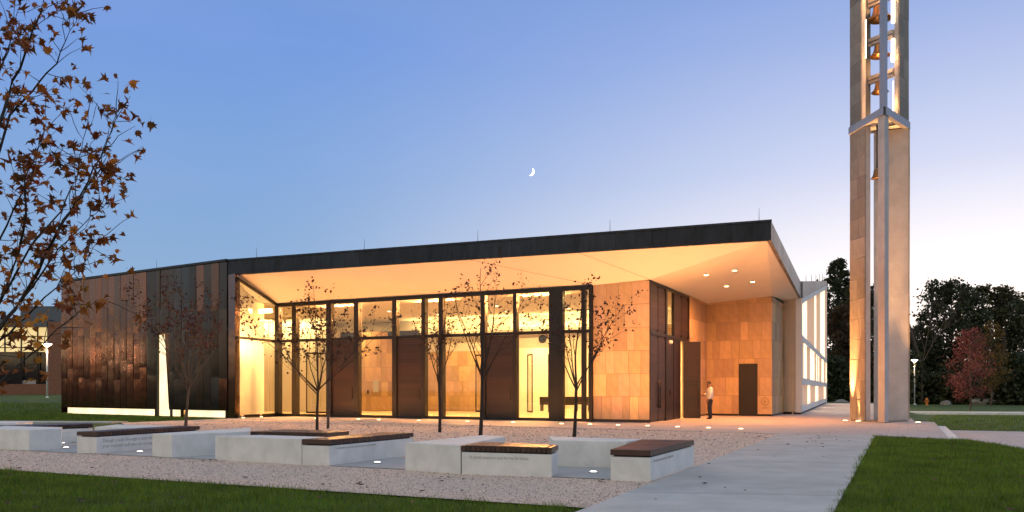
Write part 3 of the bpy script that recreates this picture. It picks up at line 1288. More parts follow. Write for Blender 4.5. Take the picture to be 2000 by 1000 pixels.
def text_obj(name, body, size, parent, origin, xdir, ndir, m, ext=.0015):
    cu = bpy.data.curves.new(name, 'FONT')
    cu.body = body
    cu.size = size
    cu.extrude = ext
    cu.resolution_u = 2
    t = bpy.data.objects.new(name, cu)
    col.objects.link(t)
    dg = bpy.context.evaluated_depsgraph_get()
    me = bpy.data.meshes.new_from_object(t.evaluated_get(dg))
    bpy.data.objects.remove(t)
    bpy.data.curves.remove(cu)
    X = Vector((xdir[0], xdir[1], 0)).normalized()
    Z = Vector((ndir[0], ndir[1], 0)).normalized()
    Y = Vector((0, 0, 1))
    M = Matrix((X, Y, Z)).transposed().to_4x4()
    M.translation = Vector(origin) - org(parent)
    me.transform(M)
    me.materials.clear()
    me.name = name
    return link(name, me, m, parent)


tq = sp - DU * .17
text_obj('year', '2009', .15, bw, (tq.x - DW.x * .002, tq.y - DW.y * .002, .40), DU, -DW, 'seal')

# stucco end wall ---------------------------------------------------
ww = (W2 - W1).normalized()
wnn = Vector((ww.y, -ww.x))
if wnn.x > 0:
    wnn = -wnn
prism('end_wall', [(W1.x - .1, W1.y), (W2.x, W2.y), (W2.x + .4, W2.y + .9), (W1.x + .3, W1.y + .6)], .14, 6.62, 'stucco', chapel)
prism('plinth', [(W1.x - .12, W1.y + .05), (W2.x - .0, W2.y + .05), (W2.x + .38, W2.y + .85), (W1.x + .3, W1.y + .5)], 0, .14, 'plinth', chapel)

# long glowing side of the sanctuary --------------------------------
fn = Vector((FD.y, -FD.x))     # outward, to the right


def FP(s, o):
    q = W2 + FD * s + fn * o
    return (q.x, q.y)


FL = 41.0
zt0, zt1 = 6.40, 12.0
sw = prism('side_wall', [FP(0.3, -.30), FP(FL, -.30), FP(FL, -.50), FP(.3, -.50)], 0, [6.4, 11.9, 11.9, 6.4], 'stucco', chapel)
prism('base_band', [FP(.02, .0), FP(FL, .0), FP(FL, -.29), FP(.02, -.29)], .12, .50, 'white_paint', sw)
prism('plinth', [FP(.05, -.03), FP(FL, -.03), FP(FL, -.29), FP(.05, -.29)], 0, .12, 'plinth', sw)
prism('band', [FP(0, .06), FP(FL, .06), FP(FL, -.29), FP(0, -.29)], 1.70, 2.09, 'white_paint', sw)
prism('band', [FP(0, .06), FP(FL, .06), FP(FL, -.29), FP(0, -.29)], 4.17, 4.54, 'white_paint', sw)
prism('band', [FP(0, .06), FP(FL, .06), FP(FL, -.29), FP(0, -.29)], [6.30, 11.75, 11.75, 6.30], [6.62, 12.2, 12.2, 6.62], 'white_paint', sw)


def topz(s):
    return 6.30 + (11.75 - 6.30) * s / FL


rf = random.Random(9)
for (za, zb, tier) in ((.50, 1.70, 0), (2.09, 4.17, 1), (4.54, None, 2)):
    s = .15
    while s < FL - .5:
        wdt = rf.uniform(1.6, 3.4)
        e = min(s + wdt, FL - .2)
        zz0 = za
        zb0 = topz(s) if zb is None else zb
        zb1 = topz(e) if zb is None else zb
        hot = rf.random() < (.36 if tier else .28) or s < .5 and tier == 2
        win = prism('window', [FP(s + .12, -.20), FP(e, -.20), FP(e, -.26), FP(s + .12, -.26)], zz0, [zb0, zb1, zb1, zb0], 'window_hot' if hot else 'window_glow', sw)
        prism('fin', [FP(s - .06, .02), FP(s + .06, .02), FP(s + .06, -.27), FP(s - .06, -.27)], zz0, zb0, 'white_paint', sw)
        s = e + .12
prism('corner_post', [FP(-.02, .03), FP(.16, .03), FP(.16, -.28), FP(-.02, -.28)], .50, 6.3, 'white_paint', sw)
prism('end_frame', [FP(FL, .10), FP(FL + .5, .10), FP(FL + .5, -.5), FP(FL, -.5)], 0, 12.2, 'white_paint', chapel)
# parapet of grey metal climbing with the roof
for i in range(10):
    a, b = FL * i / 10 + .01, FL * (i + 1) / 10 - .01
    z0a, z0b = 6.62 + (12.2 - 6.62) * a / FL, 6.62 + (12.2 - 6.62) * b / FL
    h0, h1 = .95 - .55 * a / FL, .95 - .55 * b / FL
    prism('parapet_panel', [FP(a, .10), FP(b, .10), FP(b, -.10), FP(a, -.10)], [z0a, z0b, z0b, z0a], [z0a + h0, z0b + h1, z0b + h1, z0a + h0], 'fascia_light', sw)

# roof ---------------------------------------------------------------
BK1 = FE - fn * 16
BK2 = Vector((2.0, 68))
prism('sanctuary_roof', [FP(.2, -.12), FP(FL, -.12), (BK1.x, BK1.y), (BK1.x - FD.x * 36, BK1.y - FD.y * 36)], [6.62, 12.2, 12.2, 6.9], [7.3, 12.5, 12.5, 7.3], 'roof_gray', chapel)
prism('rear_wall', [FP(FL, -.5), (BK1.x, BK1.y), (BK1.x - .2, BK1.y - .3), FP(FL - .3, -.5)], 0, 12.1, 'stucco', chapel)
roofpoly = [(LW.x, LW.y), (F_.x, F_.y), (RC.x, RC.y), (W2.x, W2.y), (10, 62), (-6, 66), (LB.x, LB.y)]
roof = prism('roof', [(LW.x + .4, LW.y + .3), (F_.x + .1, F_.y + .3), (RC.x - .25, RC.y + .28), (W2.x - .25, W2.y), (10, 62), (-6, 66), (LB.x, LB.y)], [7.4] * 3 + [7.05] + [7.3] * 3, [7.8] * 3 + [7.35] + [7.7] * 3, 'roof_gray', chapel)
# front fascia in panels
fd = (RC - F_)
FLN = fd.length
fd.normalize()
fnn = Vector((fd.y, -fd.x))
if fnn.y > 0:
    fnn = -fnn
NF = 17
for i in range(NF):
    a, b = FLN * i / NF + .004, FLN * (i + 1) / NF - .004
    pts = [F_ + fd * a, F_ + fd * b, F_ + fd * b - fnn * .16, F_ + fd * a - fnn * .16]
    if i == NF - 1:
        pts[1] = RC
        pts[2] = RC - fnn * .16
    prism('fascia_panel', [(q.x, q.y) for q in pts], 7.13, 7.84, 'fascia', roof)
tq = [F_ - wd * .02, RC + fd * .05 + fnn * .02, RC - fnn * .25, F_ - fnn * .3]
prism('coping', [(F_.x + fnn.x * .04, F_.y + fnn.y * .04), (RC.x + fnn.x * .04 + fd.x * .03, RC.y + fnn.y * .04 + fd.y * .03), (RC.x - fnn.x * .3, RC.y - fnn.y * .3), (F_.x - fnn.x * .3, F_.y - fnn.y * .3)], 7.843, 7.92, 'fascia', roof)
# side fascia, brighter, sinking towards the back
rd = (W2 - RC)
RL = rd.length
rd.normalize()
rn = Vector((rd.y, -rd.x))
NR = 12
for i in range(NR):
    a, b = RL * i / NR + .006, RL * (i + 1) / NR - .006
    q = [RC + rd * a, RC + rd * b, RC + rd * b - rn * .14, RC + rd * a - rn * .14]
    zb = [7.13 - .51 * t / RL for t in (a, b, b, a)]
    zt = [7.88 - .36 * t / RL for t in (a, b, b, a)]
    prism('fascia_panel', [(v.x, v.y) for v in q], zb, zt, 'fascia_light', roof)
# lightning rods
for px, py in ((301, 512), (498, 493), (709, 476), (931, 459), (1190, 437), (1482, 412)):
    q = (px - 1000) / 1600
    if px < 440:
        s = wing_s(px)
        b = Vector(WP(s, -.15))
    else:
        s = (q * F_.y - F_.x) / (fd.x - q * fd.y)
        b = F_ + fd * s - fnn * .12
    tube('lightning_rod', [(b.x, b.y, 7.8), (b.x, b.y, 8.42)], [.014, .006], 'steel_dark', roof, 5)
for i in range(5):
    b = FP(6 + i * 7.0, -.05)
    z = 6.62 + (12.2 - 6.62) * (6 + i * 7.0) / FL
    tube('lightning_rod', [(b[0], b[1], z + .3), (b[0], b[1], z + 1.25)], [.03, .012], 'steel_dark', roof, 5)

# soffit: folded plaster plane ----------------------------------------
fin_top = F2 + Vector((.02, .05))
S = {
    'F': (F_.x + .30, F_.y - .02, 7.15), 'R': (RC.x - .12, RC.y + .16, 7.15), 'A': (*P(-.12, -.02), 5.985), 'C': (*P(UC + .02, .03), 6.085),
    'Am': (*P(UB, .0), 5.985), 'D': (*P(UC + .02, 7.2), 6.12), 'E': (*P(UC + .02, 11.1), 6.10), 'G': (*P(UG + .02, 11.02), 6.33),
    'G2': (*P(UG + .02, 15.9), 6.55), 'W2': (W2.x - .10, W2.y + .1, 6.62), 'Fm': (F_.x + fd.x * 13.2, F_.y + fd.y * 13.2 + .05, 7.15)}
ks = list(S)
V = [S[k_] for k_ in ks]
ix = {k_: i for i, k_ in enumerate(ks)}
V2 = [(x, y, z + .22) for x, y, z in V]
tri = [('F', 'A', 'Am', 'Fm'), ('Fm', 'Am', 'C', 'R'), ('R', 'C', 'D'), ('R', 'D', 'E', 'G'), ('R', 'G', 'W2'), ('G', 'G2', 'W2')]
Fs = [tuple(ix[c_] for c_ in t) for t in tri]
mesh('soffit', V + V2, Fs + [tuple(reversed([ix[c_] + len(V) for c_ in t])) for t in tri], 'soffit', chapel)
soff = bpy.data.objects['soffit']
# control joints in the soffit: shallow dark lines


def strip_line(a, b, wdt, name='soffit_joint'):
    a, b = Vector(a), Vector(b)
    d = (b - a).normalized()
    s_ = d.cross(Vector((0, 0, 1))).normalized() * wdt / 2
    dz = Vector((0, 0, -.004))
    up = Vector((0, 0, .02))
    v = [a - s_ + dz, a + s_ + dz, b + s_ + dz, b - s_ + dz, a - s_ + up, a + s_ + up, b + s_ + up, b - s_ + up]
    mesh(name, v, [(0, 1, 2, 3), (7, 6, 5, 4), (0, 4, 5, 1), (1, 5, 6, 2), (2, 6, 7, 3), (3, 7, 4, 0)], 'frame_brown', soff)


vF, vFm, vA, vAm, vR, vC = (Vector(S[k_]) for k_ in ('F', 'Fm', 'A', 'Am', 'R', 'C'))
for t in (.2, .4, .6, .8):
    strip_line(vF.lerp(vFm, t), vA.lerp(vAm, t), .016)
strip_line(vFm, vAm, .016)
strip_line(vFm.lerp(vR, .40), vC, .016)


# recessed downlights in the right-hand soffit
def soffit_z(x, y):
    best = None
    for t in tri:
        pts = [Vector(S[k_]) for k_ in t]
        for i in range(1, len(pts) - 1):
            a, b, c = pts[0], pts[i], pts[i + 1]
            n_ = (b - a).cross(c - a)
            d0 = (b.x - a.x) * (y - a.y) - (b.y - a.y) * (x - a.x)
            d1 = (c.x - b.x) * (y - b.y) - (c.y - b.y) * (x - b.x)
            d2 = (a.x - c.x) * (y - c.y) - (a.y - c.y) * (x - c.x)
            if (d0 >= 0 and d1 >= 0 and d2 >= 0) or (d0 <= 0 and d1 <= 0 and d2 <= 0):
                return a.z - (n_.x * (x - a.x) + n_.y * (y - a.y)) / n_.z
    return None


def at_soffit(px, py):
    lo, hi = 20.0, 60.0
    for y in np.linspace(31, 50, 1900):
        x = (px - 1000) / 1600 * y
        z = soffit_z(x, y)
        if z is None:
            continue
        if CAM_H + (761 - py) / 1600 * y >= z:
            return (x, y, z)
    return None


for px, py in ((1379, 536), (1435, 527), (1419, 558), (1470, 549.5)):
    q = at_soffit(px, py)
    if q is None:
        continue
    dl = block('downlight', (q[0], q[1], q[2] - .004), (.22, .22, .05), ROT_U, 'white_metal', soff)
    block('lens', (q[0], q[1], q[2] - .034), (.16, .16, .02), ROT_U, 'warm_lens', soff)
    spot('downlight_lamp', (q[0], q[1], q[2] - .08), (0, 0, -1), 1050, (1, .36, .09), 165, 1, .08, chapel)

# ------------------------------------------------------------------ interior of the hall
hall = ubox('hall_floor', -10, UC - .12, .14, 26, -.02, .03, 'floor_inside', chapel)
ubox('hall_ceiling', -10, UC - .12, .13, 12.6, 6.02, 6.2, 'plaster', chapel)
ubox('hall_ceiling', -10, UC - .4, 12.6, 26, 6.2, 6.4, 'plaster', chapel)
ubox('hall_back_wall', -10, 7.6, 12.75, 13.0, 0, 6.02, 'plaster', chapel)
wains = ubox('stone_wainscot', -.2, 7.6, 12.45, 12.74, 0, 3.9, 'joint', chapel)
course_wall(wains, P(-.2, 12.45), P(7.6, 12.45), (-DW.x, -DW.y), .04, 3.9, .97, 'stone', .5, 1.0, 33)
ubox('bulkhead', -.2, 20, 11.7, 12.4, 4.95, 5.15, 'plaster', chapel)
ubox('bulkhead', 7.6, 20.0, 12.42, 12.6, 4.0, 6.02, 'plaster', chapel)
ubox('cove_light', 0, 19, 12.02, 12.2, 5.16, 5.19, 'cove_glow', chapel)
# round grille on the bulkhead
gq = Vector(P(U(1060, 12.4), 12.40))
gz = CAM_H + (761 - 662) / 1600 * gq.y
ring_mesh('grille', gq, 0, .26, chapel, 'frame', gz, 24, .05)
# chapel room beyond with its own back wall, pivoting glass doors, stone pillar
ubox('chapel_back_wall', -2, 21, 22, 22.3, 0, 6.3, 'plaster', chapel)
ubox('side_wall', 19.9, 20.1, 7.6, 22, 0, 6.2, 'plaster', chapel)
ubox('side_wall', 7.5, 7.7, 13.0, 22, 0, 6.2, 'plaster', chapel)
pil = ubox('stone_pillar', -2.3, -.7, 10.5, 12.0, 0, 5.2, 'joint', chapel)
course_wall(pil, P(-2.3, 10.5), P(-.7, 10.5), (-DW.x, -DW.y), .04, 5.2, .95, 'stone', .35, .6, 41)
course_wall(pil, P(-.7, 10.5), P(-.7, 12.0), (DU.x, DU.y), .04, 5.2, .95, 'stone', .5, .8, 42)
ubox('inner_door', -3.6, -2.9, 12.6, 12.74, 0.03, 2.7, 'frame_brown', chapel)
ubox('wall_picture', -1.25, -.85, 10.40, 10.44, 1.25, 2.05, 'paper', chapel)
ubox('wall_switch', -1.75, -1.62, 10.42, 10.445, 1.15, 1.40, 'frame', chapel)
ubox('header', -4.5, 1.6, 11.2, 11.5, 4.9, 5.25, 'frame_brown', chapel)
# textured inner wall seen at the left bays
for i in range(14):
    u0 = -9.5 + i * .52
    ubox('wall_slab', u0, u0 + .50, 6.9 + .05 * (i % 2), 7.2, 0.03, 5.9, 'plaster', chapel)
ubox('side_wall', -10.2, -10.0, -1, 14, 0, 6.2, 'plaster', chapel)
# plaster screen behind the side glazing
ps0 = sv0 + sn * 0
sgn = -1 if (Vector(P(-1, 0)) - sv0).dot(sn) < 0 else 1
scr = [(.10, .20), (1.5, .72), (SL + .3, .95)]
prism('plaster_screen', [SG(a, sgn * b) for a, b in scr] + [SG(a, sgn * (b + .05)) for a, b in reversed(scr)], 0,
      [7.0, 6.5, 6.0, 6.0, 6.5, 7.0], 'plaster', chapel)
prism('screen_floor', [SG(.1, sgn * .07), SG(SL, sgn * .07), SG(SL, sgn * .93), SG(1.5, sgn * .70), SG(.1, sgn * .19)], -.02, .03, 'floor_inside', chapel)
prism('screen_ceiling', [SG(.1, sgn * .07), SG(SL, sgn * .07), SG(SL, sgn * .93), SG(1.5, sgn * .70), SG(.1, sgn * .19)], [6.96, 6.02, 6.02, 6.52, 6.96], [7.08, 6.12, 6.12, 6.6, 7.08], 'plaster', chapel)
# inner vestibule doors: dark frames with glass
for (ua, w_, wid, ang) in ((6.0, 11.0, 1.5, 20), (9.0, 12.2, 1.1, -50), (10.4, 12.2, 1.3, -35), (13.0, 12.2, 1.3, 40), (-1.6, 4.2, 1.6, 30)):
    c = Vector(P(ua, w_))
    d = Vector((math.cos(ROT_U + R(ang)), math.sin(ROT_U + R(ang))))
    nn = Vector((d.y, -d.x))

    def Q(s, o):
        q = c + d * s + nn * o
        return (q.x, q.y)
    fr = prism('pivot_door', [Q(0, .03), Q(.06, .03), Q(.06, -.03), Q(0, -.03)], .03, 3.6, 'frame', chapel)
    prism('stile', [Q(wid - .06, .03), Q(wid, .03), Q(wid, -.03), Q(wid - .06, -.03)], .03, 3.6, 'frame', fr)
    prism('rail', [Q(.06, .03), Q(wid - .06, .03), Q(wid - .06, -.03), Q(.06, -.03)], 3.5, 3.6, 'frame', fr)
    prism('rail', [Q(.06, .03), Q(wid - .06, .03), Q(wid - .06, -.03), Q(.06, -.03)], .03, .13, 'frame', fr)
    prism('pane', [Q(.06, .008), Q(wid - .06, .008), Q(wid - .06, -.008), Q(.06, -.008)], .13, 3.5, 'glass', fr)
# wooden pews
k_ = 0
for (u_, w_) in ((8.6, 15.0), (11.6, 15.0), (8.6, 17.4), (11.6, 17.4)):
    b = P(u_, w_)
    pw = thing('pew', (b[0], b[1], .03), ['wooden pew inside the glass hall, near left one', 'wooden pew inside the glass hall, near right one',
               'wooden pew inside the glass hall, far left one', 'wooden pew inside the glass hall, far right one'][k_], 'pew', 'wooden pews inside the hall')
    k_ += 1
    ubox('seat', u_, u_ + 2.5, w_, w_ + .45, .43, .49, 'wood', pw)
    ubox('backrest', u_, u_ + 2.5, w_ - .06, w_ - .01, .43, .95, 'wood', pw)
    for e in (u_ + .02, u_ + 2.42):
        ubox('leg', e, e + .06, w_, w_ + .42, .03, .43, 'wood', pw)
# lamps of the hall
HW = (1, .57, .20)
for (u_, w_, e) in ((2, 3, 520), (8, 3, 520), (14, 3, 520), (5, 9.5, 420), (11, 9.5, 420), (17.5, 4, 380)):
    q = P(u_, w_)
    if w_ == 3:
        area('hall_lamp', (q[0], q[1], 5.94), (-DW.x * .7, -DW.y * .7, -1), e * 3.0, (1, .42, .12), 2.4, .4, DU, chapel)
    else:
        area('hall_lamp', (q[0], q[1], 5.98), (0, 0, -1), e, HW, 1.8, .5, DU, chapel)
for (u_, w_) in ((3.0, 6), (6.5, 6), (10.0, 6), (13.5, 6), (17, 6), (4.5, 9), (9.0, 9), (13.0, 9)):
    q = P(u_, w_)
    lathe('ceiling_spot', [(.12, 0), (.12, -.04), (.09, -.045)], 'white_metal', chapel, (q[0], q[1], 6.015), 12)
    lathe('ceiling_spot_lens', [(.085, -.046), (.085, -.06), (.02, -.065)], 'warm_lens', chapel, (q[0], q[1], 6.015), 12)
q = P(9, 12.1)
area('cove_lamp', (q[0], q[1], 5.22), (0, 0, 1), 420, HW, 17, .15, DU, chapel)
for u_ in (10, 14):
    q = P(u_, 17)
    area('chapel_lamp', (q[0], q[1], 6.1), (0, 0, -1), 900, HW, 2, 2, DU, chapel)
q = P(-5.5, 6.3)
area('wall_wash_lamp', (q[0], q[1], 5.9), (0, 0, -1), 420, (1, .62, .25), 6, .2, DU, chapel)
q = P(-3, 9.5)
area('hall_lamp', (q[0], q[1], 5.95), (0, 0, -1), 260, HW, 1.5, .5, DU, chapel)
# grazing lamps hidden behind the transom of the side glazing, washing the plaster screen
q = SG(SL / 2, sgn * .10)
area('screen_lamp', (q[0], q[1], 3.97), (sn.x * sgn * .30, sn.y * sgn * .30, -1), 130, (1, .64, .26), 2.9, .08, sd, chapel)
area('screen_lamp', (q[0], q[1], 4.01), (sn.x * sgn * .45, sn.y * sgn * .45, 1), 60, (1, .64, .26), 2.9, .08, sd, chapel)

# ------------------------------------------------------------------ ground lights
GL = [(475, 817), (510, 815), (617, 818), (700, 819.5), (740, 821), (818, 822.5), (913, 824.5), (1002, 826), (1097, 829), (1152, 830), (1207, 831.5),
      (1265, 833), (1323, 835), (1384, 837), (1447, 839)]
words = ['leftmost', 'second', 'third', 'fourth', 'fifth', 'sixth', 'seventh', 'eighth', 'ninth', 'tenth', 'eleventh', 'twelfth', 'thirteenth', 'fourteenth', 'fifteenth']


def ground_light(px, py, label, group, lens, power, colr, direction, size=85, r=.10, blend=.8):
    Y = CAM_H * 1600 / (py - 761)
    X = (px - 1000) / 1600 * Y
    t = thing('ground_light', (X, Y, .016), label, 'ground light', group)
    lathe('rim', [(r, .0), (r, .012), (r * .9, .018)], 'steel', t, (X, Y, .012), 18)
    lathe('lens', [(r * .82, .0), (r * .82, .012), (r * .5, .02), (0.001, .022)], lens, t, (X, Y, .022), 18)
    if power:
        spot('ground_lamp', (X, Y, .10), direction, power, colr, size, blend, .06, t)
    return t


for i, (px, py) in enumerate(GL):
    pwr = 700 if i < 3 else 410 if i < 8 else (300 if i < 12 else 900)
    if i == 1:
        pwr = 350
    ground_light(px, py, 'round in-ground uplight at the gravel edge, %s of the row from the left' % words[i], 'uplights along the terrace edge',
                 'warm_lens', pwr, AMBER, (DW.x * .22, DW.y * .22, 1) if i < 8 else (DW.x * .45, DW.y * .45, 1), 158, .10, 1.0)
# soft wash on the stone block
TL = [(1651, 822.5, 'left of the pair at the tower foot', (.10, .0, 1.0), 16000), (1676, 823.5, 'right of the pair at the tower foot', (-.02, .10, 1), 2600), (1793, 826, 'alone right of the bell tower', (.06, .20, 1), 3200)]
for px, py, lb, dr, pw_ in TL:
    ground_light(px, py, 'round in-ground uplight ' + lb, 'uplights of the bell tower', 'warm_lens', pw_, (1, .46, .15), dr, 24, .13, 1.0)
BL = [(1159, 924.6, 'between the two rightmost benches'), (737, 905.5, 'beside the long bench with the diagonal wooden arm'), (273, 884.2, 'in front of the left wooden bench'),
      (129, 876.2, 'nearer of the pair at the far left bench'), (122, 867.2, 'farther of the pair at the far left bench')]
for px, py, lb in BL:
    ground_light(px, py, 'small white in-ground light ' + lb, 'lights set in the bench paving', 'cool_lens', 1.5, (1, .95, .85), (0, 0, 1), 120, .075)

# ------------------------------------------------------------------ benches
BT = .486    # seat height
CB = .372    # concrete under the wood


def bench(base_pt, label, conc, wood, inscr=None):
    """conc: list of quads of solid concrete; wood: list of quads (a,b,c,d), slats run parallel to a->b"""
    t = thing('bench', (base_pt[0], base_pt[1], 0), label, 'bench', 'concrete and wood benches of the gravel court')
    for q in conc:
        prism('concrete_seat', q, -.02, BT, 'concrete', t, .008)
    for q in wood:
        v = [Vector(p) for p in q]
        c = sum(v, Vector((0, 0))) / 4
        sh = [(p + (c - p).normalized() * .010) for p in v]
        prism('concrete_base', [(p.x, p.y) for p in sh], -.02, CB, 'concrete', t, .006)
        inn = [(p + (c - p).normalized() * .12) for p in v]
        prism('spacer', [(p.x, p.y) for p in inn], CB, CB + .026, 'plinth', t)
        a, b, c_, d = v
        Ls = max((d - a).length, (c_ - b).length)
        n = max(6, int(Ls / .085))
        for i in range(n):
            e0, e1 = i / n, (i + 1) / n
            g = .006 / Ls
            pts = [a.lerp(d, e0 + g), b.lerp(c_, e0 + g), b.lerp(c_, e1 - g), a.lerp(d, e1 - g)]
            prism('slat', [(p.x, p.y) for p in pts], CB + .026, BT + random.uniform(-.0015, .0015), 'slat', t)
    if inscr:
        for (txt, p0, p1, z, size) in inscr:
            p0, p1 = Vector(p0), Vector(p1)
            d = (p1 - p0).normalized()
            n_ = Vector((d.y, -d.x))
            o_ = p0 + d * .16 + n_ * .002
            text_obj('inscription', txt, size, t, (o_.x, o_.y, z), d, n_, 'inscription')
    return t


# right-hand bench beside the walk: slats run across the arm
bench((2.1, 12.6), 'bench beside the concrete walk, its near arm topped with a broad wooden seat',
      [[(.76, 15.1), (2.06, 14.72), (2.44, 15.42), (.74, 16.4)]],
      [[(1.535, 12.80), (2.13, 12.59), (3.38, 15.2), (2.45, 15.42)]],
      [('The Lord is my shepherd; there is nothing I lack.', (2.13, 12.59), (3.38, 15.2), .29, .062)])
bench((-.8, 13.8), 'bench nearest the middle, wide concrete arm and orange-lit wooden seat',
      [[(-1.88, 14.42), (-.865, 13.76), (-.14, 16.35), (-.60, 16.85)]],
      [[(-.855, 13.755), (-.52, 14.72), (.79, 13.88), (.645, 13.20)]],
      [('In green pastures you let me lie down.', (-.86, 13.755), (.645, 13.20), .275, .068)])
bench((-3.9, 15.4), 'long concrete bench with a dark wooden arm running away diagonally',
      [[(-5.98, 16.5), (-3.975, 15.46), (-3.60, 16.15), (-5.2, 16.9)]],
      [[(-3.965, 15.45), (-3.40, 15.22), (-2.13, 17.75), (-2.85, 18.05)]],
      [('To safe waters you lead me; you restore my strength.', (-3.40, 15.22), (-2.13, 17.75), .30, .060)])
bench((-6.0, 18), 'concrete bench behind the long one, dark wooden seat at its back',
      [[(-7.62, 17.35), (-7.08, 17.05), (-5.87, 18.28), (-6.4, 20.1)]],
      [[(-5.85, 18.30), (-5.40, 19.3), (-3.68, 18.52), (-4.02, 17.72)]])
bench((-9.2, 18.5), 'bench with a long dark wooden seat in front of the red leafy tree',
      [[(-10.45, 20.5), (-9.2, 20.05), (-8.72, 21.2), (-10.6, 22.0)]],
      [[(-9.70, 18.25), (-9.16, 18.05), (-7.98, 20.95), (-8.62, 21.2)]],
      [('Though I walk through a dark valley,', (-9.16, 18.05), (-7.98, 20.95), .25, .105),
       ('your rod and staff give me courage.', (-9.16, 18.05), (-7.98, 20.95), .13, .105)])
bench((-11.5, 19.5), 'plain concrete bench at the left edge, inscribed on its near side',
      [[(-13.6, 20.0), (-11.19, 18.98), (-10.75, 19.55), (-11.2, 20.4), (-13.6, 21.3)]], [],
      [('You set a table before me.', (-13.6, 20.0), (-11.19, 18.98), .27, .11)])
bench((-13, 22), 'farthest left bench, white concrete with a dark wooden seat',
      [[(-16.0, 22.4), (-14.0, 23.1), (-14.15, 24.2), (-16.4, 23.6)]],
      [[(-12.95, 20.75), (-13.6, 21.5), (-11.85, 23.1), (-11.4, 22.3)]])

# ------------------------------------------------------------------ bell tower
TP, TL_, TR = Vector((15.65, 34.4)), Vector((15.34, 37.2)), Vector((17.66, 36.45))
tower = thing('bell_tower', (16.2, 36, .016), 'tall triangular stone bell tower with open top and hanging bells', 'bell tower')
TC = (TP + TL_ + TR) / 3


def inward(p, d):
    v = TC - p
    n_ = Vector((d.y, -d.x))
    if n_.dot(v) < 0:
        n_ = -n_
    return n_


def slab(name, a, b, thick, z0, z1, m, parent, both=False):
    d = (b - a).normalized()
    n_ = inward((a + b) / 2, d)
    return prism(name, [(a.x, a.y), (b.x, b.y), (b.x + n_.x * thick, b.y + n_.y * thick), (a.x + n_.x * thick, a.y + n_.y * thick)], z0, z1, m, parent)


ZC0, ZC1, ZTOP = 12.98, 13.31, 22.4
prism('plinth', [(TP.x, TP.y + .05), (TR.x - .05, TR.y), (TL_.x + .05, TL_.y)], 0, .07, 'tower_stone', tower)
# lower walls
a1 = TL_
b1 = TL_.lerp(TP, .455)
dd1 = (b1 - a1).normalized()
n1 = inward((a1 + b1) / 2, dd1)
w1 = slab('stone_leg', a1 + n1 * .05, b1 + n1 * .05, .20, .05, ZC0, 'tower_concrete', tower)
course_wall(w1, a1 + n1 * .05, b1 + n1 * .05, -n1, .06, ZC0, .90, 'tower_stone', .5, .8, 51)
a2 = TL_.lerp(TR, .41)
b2 = TR
dd2 = (b2 - a2).normalized()
n2_ = inward((a2 + b2) / 2, dd2)
w2 = slab('stone_leg', a2, b2 - dd2 * .05, .24, .05, ZC0, 'tower_concrete', tower)
course_wall(w2, b2 - dd2 * .05 + n2_ * .0, b2 - dd2 * .05 + n2_ * .27, dd2, .06, ZC0, .90, 'tower_stone', .27, .27, 52)
course_wall(w2, a2, b2, -n2_, .06, ZC0, .90, 'tower_stone', .5, .8, 53)
# spine at the near corner
pa = TP + (TR - TP) * .155
pb = TP + (TL_ - TP) * .18
pc = pa + (TL_ - TP) * .16
prism('spine', [(TP.x, TP.y), (pa.x, pa.y), (pc.x, pc.y), (pb.x, pb.y)], .05, ZC0, 'tower_concrete', tower)
# collar with a soffit plate
tri3 = [TP, TR, TL_]
for i in range(3):
    a, b = tri3[i], tri3[(i + 1) % 3]
    d = (b - a).normalized()
    n_ = inward((a + b) / 2, d)
    e = .0 if i == 0 else .02
    aa = a - n_ * (.06 + .003 * i)
    bb = b - n_ * (.06 + .003 * i)
    prism('collar_beam', [(aa.x, aa.y), (bb.x, bb.y), (bb.x + n_.x * .2 - d.x * .2, bb.y + n_.y * .2 - d.y * .2), (aa.x + n_.x * .2 + d.x * .2, aa.y + n_.y * .2 + d.y * .2)], ZC0 + .002 * i, ZC1 + .002 * i, 'steel', tower)
ins = [p.lerp(TC, .12) for p in tri3]
prism('collar_plate', [(p.x, p.y) for p in ins], ZC0 + .06, ZC0 + .16, 'soffit', tower)
c = TC + Vector((.35, -.2))
lathe('recess_ring', [(.24, .0), (.24, .03), (.17, .035)], 'steel_dark', tower, (c.x, c.y, ZC0 + .03), 20)
# upper part: open frame
b1u = TL_.lerp(TP, .34)
w1u = slab('stone_leg', a1 + n1 * .05, b1u + n1 * .05, .16, ZC1, ZTOP, 'tower_concrete', tower)
course_wall(w1u, a1 + n1 * .05, b1u + n1 * .05, -n1, ZC1, ZTOP, .90, 'tower_stone', .5, .9, 54)
a3 = TP.lerp(TR, .60)
dd3 = (TR - a3).normalized()
n3 = inward((a3 + TR) / 2, dd3)
w3 = slab('stone_leg', a3 + n3 * .05, TR + n3 * .05, .16, ZC1, ZTOP, 'tower_concrete', tower)
course_wall(w3, a3 + n3 * .05, TR + n3 * .05, -n3, ZC1, ZTOP, .90, 'tower_stone', .5, .6, 55)
prism('spine', [(TP.x, TP.y), ((TP + (TR - TP) * .11).x, (TP + (TR - TP) * .11).y), ((TP + (TR - TP) * .11 + (TL_ - TP) * .12).x, (TP + (TR - TP) * .11 + (TL_ - TP) * .12).y), ((TP + (TL_ - TP) * .14).x, (TP + (TL_ - TP) * .14).y)], ZC1, ZTOP, 'steel', tower)
pst = TL_.lerp(TR, .31)
prism('post', [(pst.x - .12, pst.y), (pst.x + .1, pst.y - .05), (pst.x + .14, pst.y + .16), (pst.x - .08, pst.y + .2)], ZC1, ZTOP, 'steel_dark', tower)
pin = TP.lerp(TR, .66) + n3 * .30
